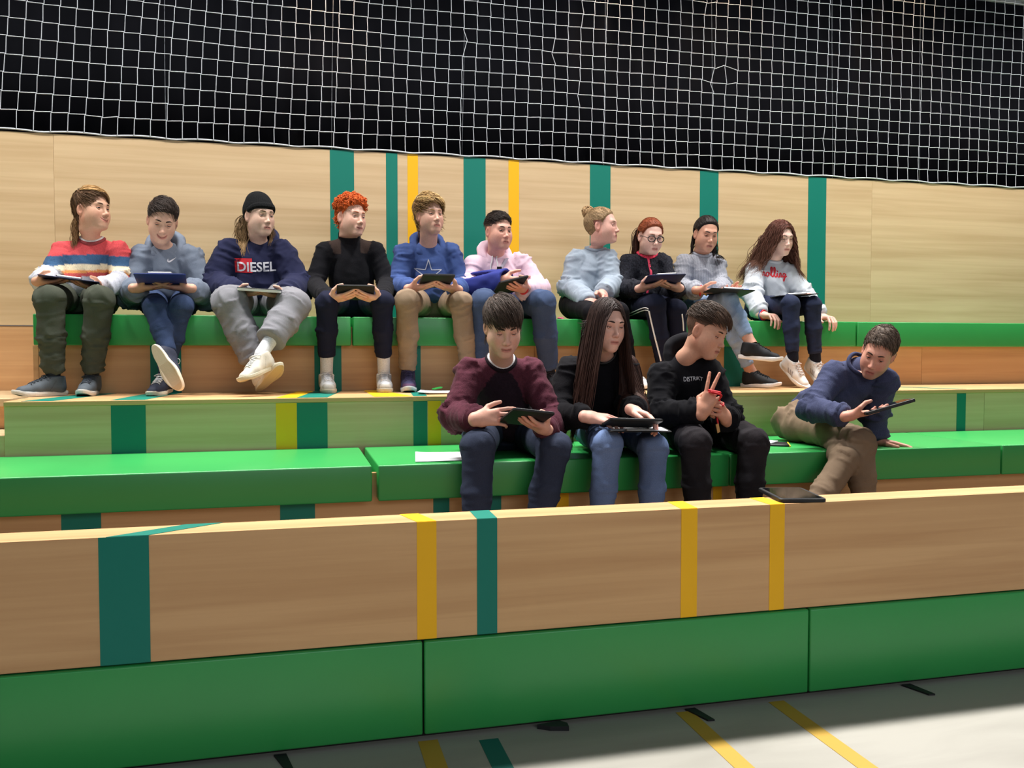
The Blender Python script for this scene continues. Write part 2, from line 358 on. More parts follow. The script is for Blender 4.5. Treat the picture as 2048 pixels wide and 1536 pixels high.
for i in range(NX):
    zz = WALLT + 0.004 + 0.009*abs(math.sin(i*math.pi/4.0+0.4))
    p = nz_pts[i, 0].copy(); p[2] = zz; nz_pts[i, 0] = p
for i in range(NX):
    line = []
    for j in range(NZ):
        p = nz_pts[i, j]
        line.append(p + np.array([-0.0028, 0, -0.006 if j else 0])); line.append(p + np.array([0.0028, 0, 0.006]))
    V, Fs = tube(line, r, 4); mb.add(V, Fs)
for j in range(1, NZ):
    line = []
    for i in range(NX):
        p = nz_pts[i, j]; line.append(p + np.array([-0.006, 0, 0.0022])); line.append(p + np.array([0.006, 0, -0.0022]))
    V, Fs = tube(line, r*1.1, 4); mb.add(V, Fs)
tag(mb.build('netting', M['cord'], net), kind='stuff')
mb = MB(); pts = []
for i in range(NX-1):
    for q in np.linspace(0, 1, 4)[:-1]:
        x = nz_pts[i, 0, 0]*(1-q)+nz_pts[i+1, 0, 0]*q
        pts.append((x, 5.1745, WALLT+0.004+0.010*abs(math.sin((i+q)*math.pi/4.0+0.4))))
mb.tube(pts, 0.0048, 6); mb.build('border_rope', M['cord'], net)
for x in (-.669, .242, 1.015, 1.922, 2.667, 3.572, 4.277):
    mb = MB(); mb.tube([(x+0.012*math.sin(z*2+x), 5.19, z) for z in np.linspace(WALLT, 4.0, 8)], 0.0022, 5); mb.build('support_cord', M['wire'], net)
tr = empty('lighting_truss', (5.6, 5.3, 3.72), 'pale grey lighting bar high up behind the net at the right', 'truss')
for dy in (-.06, .06): mb = MB(); mb.tube([(4.72, 5.27+dy*.5, 3.715), (6.6, 5.27+dy*.5, 3.715)], 0.016, 8); mb.build('rail', M['grey'], tr)
for k in range(9): mb = MB(); mb.tube([(4.75+k*.2, 5.24, 3.715), (4.85+k*.2, 5.30, 3.715)], 0.006, 6); mb.build('brace', M['grey'], tr)

# ---------------------------------------------------------------- implicit-surface toolkit for bodies and clothes
f32 = np.float32
def smin(a, b, k):
    h = np.clip(0.5+0.5*(b-a)/k, 0, 1); return b*(1-h)+a*h - k*h*(1-h)
def smax(a, b, k): return -smin(-a, -b, k)
def d_cone(P, a, b, ra, rb, lat=None, ratio=1.0):
    """tapered capsule; with lat/ratio its section is an ellipse widened along lat.  returns distance and position along it"""
    a = np.asarray(a, f32); b = np.asarray(b, f32); Q = P - a; ab = b-a
    if lat is not None:
        lat = np.asarray(lat, f32); s = (1-1/ratio)
        Q = Q - np.outer(Q@lat, lat*s).astype(f32); ab = ab - lat*(ab@lat)*s
    h = np.clip((Q@ab)/max(float(ab@ab), 1e-9), 0, 1)
    d = np.sqrt(((Q - h[:, None]*ab)**2).sum(1)) - (ra+(rb-ra)*h)
    return d, h
def d_ell(P, c, r):
    c = np.asarray(c, f32); r = np.asarray(r, f32); q = (P-c)/r
    k0 = np.sqrt((q*q).sum(1)); k1 = np.sqrt(((q/r)**2).sum(1))+1e-9
    return k0*(k0-1)/k1
CORN = [(i, j, k) for i in (0, 1) for j in (0, 1) for k in (0, 1)]
def surfnet(f, lo, hi, h, margin=2.2):
    lo = np.asarray(lo, float); hi = np.asarray(hi, float); st = 4
    n = (np.ceil((hi-lo)/h/st).astype(int)+1)*st+1
    ax = [(lo[i]+np.arange(n[i])*h).astype(f32) for i in range(3)]
    cx = [a[::st] for a in ax]; cn = [len(c) for c in cx]
    G = np.stack(np.meshgrid(*cx, indexing='ij'), -1).reshape(-1, 3)
    Dc = f(G).reshape(cn)
    D = Dc
    for i in range(3): D = np.repeat(D, st, axis=i)
    sl = tuple(slice(st//2, st//2+n[i]) for i in range(3)); D = np.ascontiguousarray(D[sl]).astype(f32)
    msk = np.abs(D) < st*h*margin
    ii, jj, kk = np.nonzero(msk)
    D[ii, jj, kk] = f(np.stack([ax[0][ii], ax[1][jj], ax[2][kk]], -1))
    S = D < 0
    cs = np.zeros(tuple(n-1), np.int8)
    for c in CORN: cs += S[c[0]:n[0]-1+c[0], c[1]:n[1]-1+c[1], c[2]:n[2]-1+c[2]]
    act = (cs > 0) & (cs < 8); ci = np.nonzero(act); N = len(ci[0])
    base = np.stack(ci, -1)
    acc = np.zeros((N, 3)); cnt = np.zeros(N)
    val = {c: D[ci[0]+c[0], ci[1]+c[1], ci[2]+c[2]] for c in CORN}
    for c in CORN:
        for d in range(3):
            if c[d]: continue
            e = list(c); e[d] = 1; e = tuple(e)
            a, b = val[c], val[e]; cr = (a < 0) != (b < 0)
            t = np.where(cr, a/(a-b+1e-12), 0)
            p = np.tile(np.array(c, float), (N, 1)); p[:, d] = t
            acc += np.where(cr[:, None], p, 0); cnt += cr
    V = lo + (base + acc/np.maximum(cnt, 1)[:, None])*h
    idx = -np.ones(tuple(n-1), np.int64); idx[ci] = np.arange(N)
    Q = []
    for d in range(3):
        o = [(1, 2), (2, 0), (0, 1)][d]
        A = [slice(None)]*3; B = [slice(None)]*3; A[d] = slice(0, -1); B[d] = slice(1, None)
        sa, sb = S[tuple(A)], S[tuple(B)]
        e = np.nonzero(sa != sb); e = np.stack(e, -1)
        ok = np.ones(len(e), bool)
        for q in o: ok &= (e[:, q] > 0) & (e[:, q] < n[q]-1)
        e = e[ok]
        flip = sa[e[:, 0], e[:, 1], e[:, 2]]
        def g(du, dv):
            w = e.copy(); w[:, o[0]] -= du; w[:, o[1]] -= dv; return idx[w[:, 0], w[:, 1], w[:, 2]]
        q = np.stack([g(1, 1), g(0, 1), g(0, 0), g(1, 0)], -1)
        q[~flip] = q[~flip][:, ::-1]; Q.append(q)
    Q = np.concatenate(Q); Q = Q[(Q >= 0).all(1)]
    return V, Q
def vnormals(V, Q):
    n = np.cross(V[Q[:, 2]]-V[Q[:, 0]], V[Q[:, 3]]-V[Q[:, 1]]); N = np.zeros_like(V)
    for k in range(4): np.add.at(N, Q[:, k], n)
    return nrm(N)
def relax(V, Q, it=2, lam=0.5):
    for _ in range(it):
        A = np.zeros_like(V); c = np.zeros(len(V))
        for k in range(4):
            a, b = Q[:, k], Q[:, (k+1) % 4]
            np.add.at(A, a, V[b]); np.add.at(c, a, 1)
        V = V*(1-lam) + lam*A/np.maximum(c, 1)[:, None]
    return V
_perm = np.random.RandomState(3).rand(32, 32, 32).astype(f32)
def vnoise(P):
    """smooth value noise in [-1, 1]"""
    P = np.asarray(P); i = np.floor(P).astype(int); t = P-i; t = t*t*(3-2*t); r = 0
    for c in CORN:
        w = 1
        for d in range(3): w = w*(t[:, d] if c[d] else 1-t[:, d])
        r = r + w*_perm[(i[:, 0]+c[0]) % 32, (i[:, 1]+c[1]) % 32, (i[:, 2]+c[2]) % 32]
    return r*2-1
def sstep(a, b, x): t = np.clip((x-a)/(b-a), 0, 1); return t*t*(3-2*t)

# ---------------------------------------------------------------- head (local axes: y = facing, z = up, origin between the eyes at their level)
def head_sdf(P, jaw=1.0, smile=0.0, nose=1.0):
    X = P.copy(); ax = np.abs(P[:, 0]); S = np.stack([ax, P[:, 1], P[:, 2]], -1)
    d = d_ell(P, (0, -.014, .030), (.0765, .098, .086))
    d = smin(d, d_ell(P, (0, .027, -.038), (.060*jaw, .066, .080)), .038)
    d = smin(d, d_cone(S, (.044*jaw, .004, -.058), (.010, .068, -.096), .027, .021)[0], .036)
    d = smin(d, d_ell(P, (0, .076, -.099), (.022*jaw, .016, .016)), .02)
    d = smin(d, d_ell(S, (.036, .050, -.036), (.028, .029, .034)), .036)
    d = smin(d, d_cone(S, (.006, .0845, .019), (.037, .0745, .021), .0095, .0090)[0], .022)
    d = smax(d, -d_ell(S, (.0325, .1035, -.002), (.0185, .021, .0115)), .014)           # eye sockets
    d = smin(d, d_cone(P, (0, .084, .010), (0, .1060, -.035), .0070, .0090*nose)[0], .013)
    d = smin(d, d_ell(P, (0, .1075, -.0365), (.0105*nose, .0105, .0090)), .008)
    d = smin(d, d_ell(S, (.0115*nose, .099, -.041), (.0075, .0095, .0070)), .006)
    d = smin(d, d_ell(P, (0, .084, -.070), (.028, .016, .020)), .012)                    # muzzle
    zc = smile*18*ax*ax
    L = np.stack([ax, P[:, 1], P[:, 2]-zc], -1); w = .021+.006*smile
    d = smin(d, d_cone(L, (0, .0950, -.0660), (w, .082, -.0700), .0044, .0020)[0], .004)
    d = smin(d, d_cone(L, (0, .0935, -.0762), (w*.85, .082, -.0722), .0052, .0022)[0], .004)
    d = smax(d, -(d_cone(L, (0, .1035, -.0708), (w, .090, -.0708), .0028, .0014)[0]), .003)
    E = S - np.array([.0755, -.008, -.010], f32)                                          # ears
    E2 = np.stack([E[:, 0]*.92-E[:, 1]*-.38, E[:, 1]*.92+E[:, 0]*-.38, E[:, 2]], -1)
    e = d_ell(E2, (0.003, 0, 0), (.0085, .0185, .031))
    e = smax(e, -d_ell(E2, (.012, .004, .002), (.007, .010, .020)), .004)
    d = smin(d, e, .006)
    d = smin(d, d_cone(P, (0, -.020, -.060), (0, -.022, -.255), .0555, .058, (1, 0, 0), 1.02)[0], .025)   # neck
    d = smax(d, -(P[:, 2]+.245), .005)
    return d
def head_colors(V, c, lip=(0.55, 0.20, 0.18), blush=0.5, smile=0.0, beard=0.0):
    c = np.asarray(c); C = np.tile(c, (len(V), 1)); x, y, z = np.abs(V[:, 0]), V[:, 1], V[:, 2]
    def mix(w, col): C[:] = C*(1-w[:, None]) + np.asarray(col)*w[:, None]
    fr = sstep(.03, .06, y)
    mix(.35*blush*fr*np.exp(-((x-.042)/.02)**2-((z+.040)/.02)**2), c*(1.0, .62, .60))
    mix(.45*blush*fr*np.exp(-(x/.014)**2-((z+.038)/.012)**2), c*(1.0, .70, .66))
    mix(.5*blush*np.exp(-((x-.08)/.012)**2)*(np.abs(y+.01) < .03), c*(1.0, .62, .58))
    mix(.22*fr*np.exp(-((x-.0315)/.018)**2-((z-.002)/.011)**2), c*(.78, .66, .64))
    if beard: mix(beard*fr*sstep(-.050, -.062, z)*sstep(.2, 0, x)*sstep(-.13, -.115, z), c*.45)
    zc = z - smile*18*x*x; w = .022+.006*smile
    mix(.62*fr*sstep(w+.003, w-.004, x)*sstep(-.0825, -.0785, zc)*sstep(-.0615, -.0650, zc)*sstep(.078, .086, y), np.asarray(lip))
    mix(fr*sstep(w+.004, w-.002, x)*np.exp(-((zc+.0708)/.0022)**2)*sstep(.078, .085, y), c*(.30, .16, .15))
    mix(.7*fr*np.exp(-((x-.0075)/.0035)**2-((z+.0455)/.003)**2), c*.35)
    return C
HEADS = {}
def head_mesh(key):
    if key not in HEADS:
        jaw, smile, nose = key
        HEADS[key] = surfnet(lambda P: head_sdf(P, jaw, smile, nose), (-.105, -.125, -.255), (.105, .135, .130), .0031)
    return HEADS[key]

# ---------------------------------------------------------------- hand (x = thumb side, y = fingers, z = back of the hand; right hand; origin at the wrist)
FINGERS = [((.0285, .086, 0), (.040, .025, .020), .0088), ((.0095, .090, .002), (.044, .028, .021), .0090), ((-.0105, .086, .001), (.041, .026, .020), .0086), ((-.0285, .078, -.002), (.032, .020, .018), .0076)]
def hand_prims(curl, thumb, spread=1.0):
    pr = [((0, -.018, 0), (0, .008, 0), .0255, .024, (1, 0, 0), 1.20, .012)]
    pr.append(((.012, .010, 0), (.019, .078, 0), .0155, .0135, (1, 0, 0), 1.35, .018))
    pr.append(((-.010, .010, 0), (-.019, .070, -.002), .0155, .0125, (1, 0, 0), 1.35, .018))
    for k, (b, L, r) in enumerate(FINGERS):
        sp = math.radians((9, 2, -5, -12)[k]*spread); p = np.array(b, float); a = 0.0
        side = np.array([math.sin(sp), math.cos(sp), 0])
        c = curl[k]
        for q in range(3):
            a += math.radians(c[q]); dr = side*math.cos(a) + np.array([0, 0, -1.0])*math.sin(a)
            e = p + dr*L[q]; r0 = r*(1-.09*q); pr.append((tuple(p), tuple(e), r0*1.02, r0*.92, None, 1, .0035 if q == 0 else .002)); p = e
    p = np.array((.022, .018, -.006))
    for q, (dx, dy, dz) in enumerate(thumb):
        dr = nrm(np.array((dx, dy, dz), float)); L = (.042, .031, .025)[q]; e = p+dr*L
        pr.append((tuple(p), tuple(e), (.0150, .0110, .0100)[q], (.0112, .0100, .0080)[q], None, 1, (.014, .003, .002)[q])); p = e
    return pr
C4 = lambda *a: [a]*4
POSES = dict(
    hold=(C4(22, 26, 18), [(.75, .62, -.05), (.45, .80, .20), (.25, .95, .15)], 0.7),
    support=([(8, 10, 6), (8, 12, 8), (10, 12, 8), (12, 12, 8)], [(.62, .62, -.48), (.10, .82, -.56), (-.05, .98, -.20)], 0.7),
    wrap=(C4(38, 48, 30), [(.72, .60, -.25), (.35, .90, -.10), (.10, .98, -.12)], 0.5),
    relaxed=([(18, 22, 14), (24, 28, 18), (30, 34, 20), (36, 36, 22)], [(.72, .60, -.30), (.35, .90, -.20), (.20, .95, -.20)], 0.8),
    flat=(C4(6, 10, 6), [(.85, .50, -.12), (.62, .78, -.10), (.50, .86, -.05)], 1.6),
    edge=(C4(48, 34, 16), [(.75, .60, -.30), (.45, .85, -.2), (.3, .95, -.2)], 1.0),
    fist=(C4(72, 88, 50), [(.60, .62, -.50), (-.25, .80, -.55), (-.62, .60, -.50)], 0.2),
    vsign=([(4, 6, 4), (2, 5, 4), (70, 88, 50), (72, 88, 50)], [(.50, .70, -.50), (-.35, .80, -.48), (-.6, .7, -.4)], 2.0),
    point=([(18, 22, 12), (48, 55, 30), (55, 62, 35), (58, 62, 35)], [(.70, .64, -.32), (.35, .90, -.25), (.15, .95, -.25)], 0.6),
)
HANDS = {}
def hand_mesh(pose):
    if pose not in HANDS:
        pr = hand_prims(*POSES[pose])
        def f(P):
            d = None
            for a, b, ra, rb, lat, ratio, k in pr:
                x = d_cone(P, a, b, ra, rb, lat, ratio)[0]; d = x if d is None else smin(d, x, k)
            return d
        V, Q = surfnet(f, (-.075, -.085, -.10), (.115, .205, .045), .0031)
        HANDS[pose] = (relax(V, Q, 1, .4), Q)
    return HANDS[pose]

# ---------------------------------------------------------------- shoe (y = toe, z = up, origin at the ankle joint, sole bottom at z = -.088)
def shoe_outline(n=40, grow=0.0):
    a = np.linspace(0, 2*math.pi, n, endpoint=False); y = .062 + .132*np.sin(a)
    w = .034 + .011*sstep(.02, .11, y) ; w = w - .004*np.exp(-((y-.03)/.03)**2)
    x = np.cos(a)*w; x = np.sign(x)*np.abs(x)**.86 * (w**.14)
    return np.stack([x*(1+grow/.04), y*(1+grow/.14)-.062*grow/.14], -1)
def shoe_sdf(P, high=0.0):
    lat = (1, 0, 0)
    d = d_cone(P, (0, -.024, -.048), (0, .075, -.052), .034, .034, lat, 1.03)[0]
    d = smin(d, d_cone(P, (0, .085, -.054), (0, .150, -.062), .033, .026, lat, 1.20)[0], .02)
    d = smin(d, d_cone(P, (0, -.012, -.01), (0, .085, -.050), .037, .030, lat, 1.0)[0], .02)
    d = smin(d, d_cone(P, (0, -.018, .012+high), (0, -.020, -.04), .037, .036, lat, 1.0)[0], .02)
    d = smin(d, d_cone(P, (0, .01, .0+high*.6), (0, .05, -.030), .026, .022, lat, 1.2)[0], .02)
    d = smax(d, -(P[:, 2]+.076), .004)
    d = smax(d, P[:, 2]-(.012+high)+.25*P[:, 1]*0, .006)
    return d
def shoe_top(x, y, high):
    z = np.linspace(.03+high, -.075, 106); P = np.stack([np.full(106, x), np.full(106, y), z], -1).astype(f32); h = np.nonzero(shoe_sdf(P, high) < 0)[0]
    return z[h[0]] if len(h) else -.04
LACES = {}
def lace_paths(high):
    if high not in LACES:
        out = []
        for k in range(5):
            yy = .040+.0165*k
            for sg in (1, -1):
                q = np.linspace(-1, 1, 7); out.append((np.array([(a*.021, yy+sg*.007*a, shoe_top(a*.021, yy+sg*.007*a, high)+.0022) for a in q]), .0024))
        z0 = shoe_top(0, .036, high)
        for sg in (-1, 1):
            a = np.linspace(0, 2*math.pi, 12); out.append((np.stack([sg*(.020-.018*np.cos(a)), .034+.012*np.sin(a), z0+.004-.006*(1-np.cos(a))+.004*np.sin(a)], -1), .0020))
        LACES[high] = out
    return LACES[high]
SHOES = {}
def shoe_mesh(high):
    if high not in SHOES:
        V, Q = surfnet(lambda P: shoe_sdf(P, high), (-.06, -.09, -.095), (.06, .21, .05+high), .0042)
        SHOES[high] = (V, Q)
    return SHOES[high]

# ---------------------------------------------------------------- hair
def lock_tubes(paths, rad, sides=4):
    """many tapered tubes at once: paths (N,S,3), rad (N,S)"""
    N, S, _ = paths.shape
    T = nrm(np.gradient(paths, axis=1)); ref = np.tile([0.31, 0.22, 0.92], (N, S, 1))
    U = nrm(np.cross(T, ref)); W = np.cross(T, U); a = np.arange(sides)*2*math.pi/sides
    V = paths[:, :, None, :] + rad[:, :, None, None]*(np.cos(a)[None, None, :, None]*U[:, :, None, :] + np.sin(a)[None, None, :, None]*W[:, :, None, :])
    V = V.reshape(-1, 3)
    b = (np.arange(N)[:, None, None]*S + np.arange(S-1)[None, :, None])*sides
    j = np.arange(sides)[None, None, :]; k = (j+1) % sides
    Q = np.stack([b+j, b+k, b+sides+k, b+sides+j], -1).reshape(-1, 4)
    return V, Q
CR_C, CR_R = np.array((0, -.014, .030)), np.array((.0765, .098, .086))
def scalp_line(V, line):
    ys, zs = zip(*line); return V[:, 2] - np.interp(V[:, 1], ys, zs)
LINE_SHORT = ((-.11, -.070), (-.05, -.060), (-.025, -.035), (-.005, .004), (.018, .008), (.034, .030), (.05, .052), (.075, .068), (.11, .074))
LINE_LONG = ((-.11, -.075), (-.05, -.065), (-.02, -.040), (.0, -.016), (.018, -.002), (.034, .022), (.05, .048), (.075, .070), (.11, .078))
def hair_cap(hv, hq, hn, line, top, side, col, fringe=0.0, clump=0.35, flow=(10, 60, 25), ramp=.014):
    """thick scalp layer: the head's own surface above the hair line, pushed out"""
    s = scalp_line(hv, line); ear = (np.abs(hv[:, 0]) > .070) & (hv[:, 2] < .026) & (hv[:, 1] > -.030) & (hv[:, 1] < .02)
    s = np.where(ear, -1, s)
    q = (hv-CR_C)/CR_R; s = np.where((np.abs(hv[:, 2]) < .3) & (np.linalg.norm(q, axis=1) < .80), -1, s)
    keep = s > -.010
    fk = keep[hq].all(1); Q = hq[fk]; used = np.unique(Q); mp = -np.ones(len(hv), int); mp[used] = np.arange(len(used))
    V = hv[used]; n = hn[used]; s = s[used]; Q = mp[Q]
    w = sstep(-.004, ramp, s); T = side + (top-side)*sstep(.025, .085, V[:, 2]) + fringe*sstep(.03, .09, V[:, 1])*sstep(.04, .07, V[:, 2])
    ns = vnoise(V*np.array(flow)*3+5)+.5*vnoise(V*np.array(flow)*7)
    T = T*(1+clump*ns)*w - .004*(1-w)
    c = np.tile(np.asarray(col), (len(V), 1))*(1+.28*ns[:, None])
    return V + n*T[:, None], Q, np.clip(c, 0, 1), V, n, s
def hug(P, off, kmax, c=CR_C, r=CR_R):
    q = (P-c)/(r+off); k = np.linalg.norm(q, axis=-1, keepdims=True); P = np.where(k < 1, c + (P-c)/k, P)
    k = np.linalg.norm((P-c)/r, axis=-1, keepdims=True); up = P[:, 2:3] > .0
    return np.where((k > kmax) & up, c + (P-c)*kmax/k, P)
def short_locks(V, n, s, N, length, lift, rad, flow, col, rnd, var=0.22, seg=4, pull=1.0, curl=0.0, sel=None, free=.55):
    ok = np.nonzero((s > .004) & (sel if sel is not None else True))[0]
    N = int(N*2.1); rad = rad*.60; i = rnd.choice(ok, N); p = V[i].copy(); nn = n[i]; off = lift*(0.25+rnd.rand(N, 1)*.75)
    k0 = np.linalg.norm((p-CR_C)/CR_R, axis=-1, keepdims=True) + free*off/.085; p = p + nn*np.minimum(off*.6, .002+.6*off*free); P = [p.copy()]
    L = length*(.7+.6*rnd.rand(N, 1)); ph = rnd.rand(N)*6.28
    for k in range(seg):
        d = flow(p); d = d - nn*(d*nn).sum(1, keepdims=True)*pull + .22*rnd.randn(N, 3)*.5
        p = p + nrm(d)*L/seg
        if curl:
            a = ph + k*1.9; e1 = nrm(np.cross(nn, d)); p = p + curl*(np.cos(a)[:, None]*e1 + np.sin(a)[:, None]*nn)
        p = hug(p, off*.5, k0); P.append(p.copy())
    P = np.stack(P, 1); t = np.linspace(0, 1, seg+1); R = rad*(.75+.5*rnd.rand(N, 1))*(1-.75*t**1.6)[None]
    Vt, Q = lock_tubes(P, R)
    c = np.clip(np.asarray(col)[None]*(1+var*rnd.randn(N, 1)), 0, 1)
    return Vt, Q, np.repeat(c, (seg+1)*4, axis=0)
def long_locks(P0, D0, N, seg, step, rad, col, collide, rnd, grav=.55, wav=0.0, margin=.004, tip=None, var=.2, freq=1.2, spread=None, inertia=.5, bias=None):
    p = P0.copy(); d = nrm(D0); P = [p.copy()]; ph = rnd.rand(N)*6.28; st = step*(.85+.3*rnd.rand(N, 1))
    for k in range(seg):
        d = nrm(d*inertia + np.array([0, 0, -1.0])*grav + rnd.randn(N, 3)*.03 + (0 if bias is None else bias*(k > 3)))
        p = p + d*st
        for _ in range(2):
            e = .004; f0 = collide(p); g = np.stack([collide(p+np.array(v)*e)-f0 for v in ((1, 0, 0), (0, 1, 0), (0, 0, 1))], -1)
            p = p + np.where(f0[:, None] < margin, nrm(g)*(margin-f0)[:, None]*.9, 0)
        q = p.copy()
        if wav:
            a = ph + k*freq; q = q + wav*min(1, k/3)*np.stack([np.cos(a), .7*np.sin(a), 0*a], -1)
        d = nrm(p - P_last) if k else d; P_last = p.copy(); P.append(q)
    P = np.stack(P, 1); t = np.linspace(0, 1, seg+1); R = rad*(.7+.6*rnd.rand(N, 1))*(1-.8*t**2.5)[None]
    V, Q = lock_tubes(P, R); c = np.asarray(col)[None, None]*(1+var*rnd.randn(N, 1, 1))*np.ones((1, seg+1, 1))
    if tip is not None: c = c*(1-t[None, :, None]**1.5) + np.asarray(tip)*t[None, :, None]**1.5
    return V, Q, np.repeat(np.clip(c, 0, 1).reshape(-1, 3), 4, axis=0)
def joinq(parts):
    V, Q, C, n = [], [], [], 0
    for v, q, c in parts: V.append(v); Q.append(np.asarray(q)+n); C.append(c); n += len(v)
    return np.concatenate(V), np.concatenate(Q), np.concatenate(C)

# ---------------------------------------------------------------- a seated person
ROWS = {2: dict(box=((-9, S2F, S2B-.04), (9, WALLY+.2, S2T)), tread=T2Z, seat=S2T), 1: dict(box=((-9, S1F, S1B-.04), (9, S1BK+.2, S1T)), tread=T1Z, seat=S1T)}
def d_box(P, lo, hi):
    lo = np.asarray(lo); hi = np.asarray(hi); q = np.abs(P-(lo+hi)/2)-(hi-lo)/2
    return np.linalg.norm(np.maximum(q, 0), axis=1) + np.minimum(q.max(1), 0)
def frame(yaw, pitch, roll):
    y0 = np.array([math.sin(yaw), -math.cos(yaw), 0]); z = np.array([0, 0, 1.0])
    f = y0*math.cos(pitch) - z*math.sin(pitch); u = z*math.cos(pitch) + y0*math.sin(pitch); x = np.cross(f, u)
    u2 = u*math.cos(roll) - x*math.sin(roll); x2 = x*math.cos(roll) + u*math.sin(roll)
    return np.stack([x2, f, u2], 1)                       # columns: local axes in the world
def folds(V, N, part, hh, prims, amp, seedv, keep=None):
    """cloth creases: ridged noise squeezed along each limb's own axis, strongest where the limb bends"""
    out = np.zeros(len(V))
    for k, p in enumerate(prims):
        m = part == k
        if not m.any(): continue
        a, b = np.asarray(p['a'], float), np.asarray(p['b'], float); axv = nrm(b-a); Q = V[m]-a
        al = Q@axv; R = Q - np.outer(al, axv)
        s = np.array(p.get('fs', (26, 9)))*1.25; W = np.stack([al*s[0] + R@np.array([3.1, 2.2, 1.7])*2, R[:, 0]*s[1]+R[:, 2]*s[1]*.6, R[:, 1]*s[1]], -1) + seedv + k*7.3
        r = 1-np.abs(vnoise(W)); r = r**2.5 - .36 + .30*(1-np.abs(vnoise(W*1.9+3)))**2 + .2*vnoise(W*2.6)
        bend = p.get('bend', (.35, .35)); h = hh[m]
        w = .35 + bend[0]*np.exp(-(h/.22)**2)*2 + bend[1]*np.exp(-((1-h)/.22)**2)*2
        out[m] = amp*2.6*r*w*p.get('fa', 1)
    return V + N*out[:, None]
def blend_eval(groups, k_out):
    """groups: list of (prims, k).  returns f(P) and g(P)->(nearest prim, position along it)"""
    def f(P):
        d = None
        for prims, k in groups:
            e = None
            for p in prims:
                x = d_cone(P, p['a'], p['b'], p['ra'], p['rb'], p.get('lat'), p.get('ratio', 1))[0]
                if 'cut' in p: o, nn = p['cut']; x = smax(x, (P-np.asarray(o, f32))@np.asarray(nn, f32), .006)
                e = x if e is None else smin(e, x, k)
            d = e if d is None else smin(d, e, k_out)
        return d
    allp = [p for g, _ in groups for p in g]
    def g(P):
        best = np.full(len(P), 1e9); ix = np.zeros(len(P), int); hh = np.zeros(len(P))
        for i, p in enumerate(allp):
            x, h = d_cone(P, p['a'], p['b'], p['ra'], p['rb'], p.get('lat'), p.get('ratio', 1)); m = x < best
            best[m] = x[m]; ix[m] = i; hh[m] = h[m]
        return ix, hh
    return f, g, allp
def lerp(a, b, t): return np.asarray(a)*(1-t)+np.asarray(b)*t
PEOPLE = []
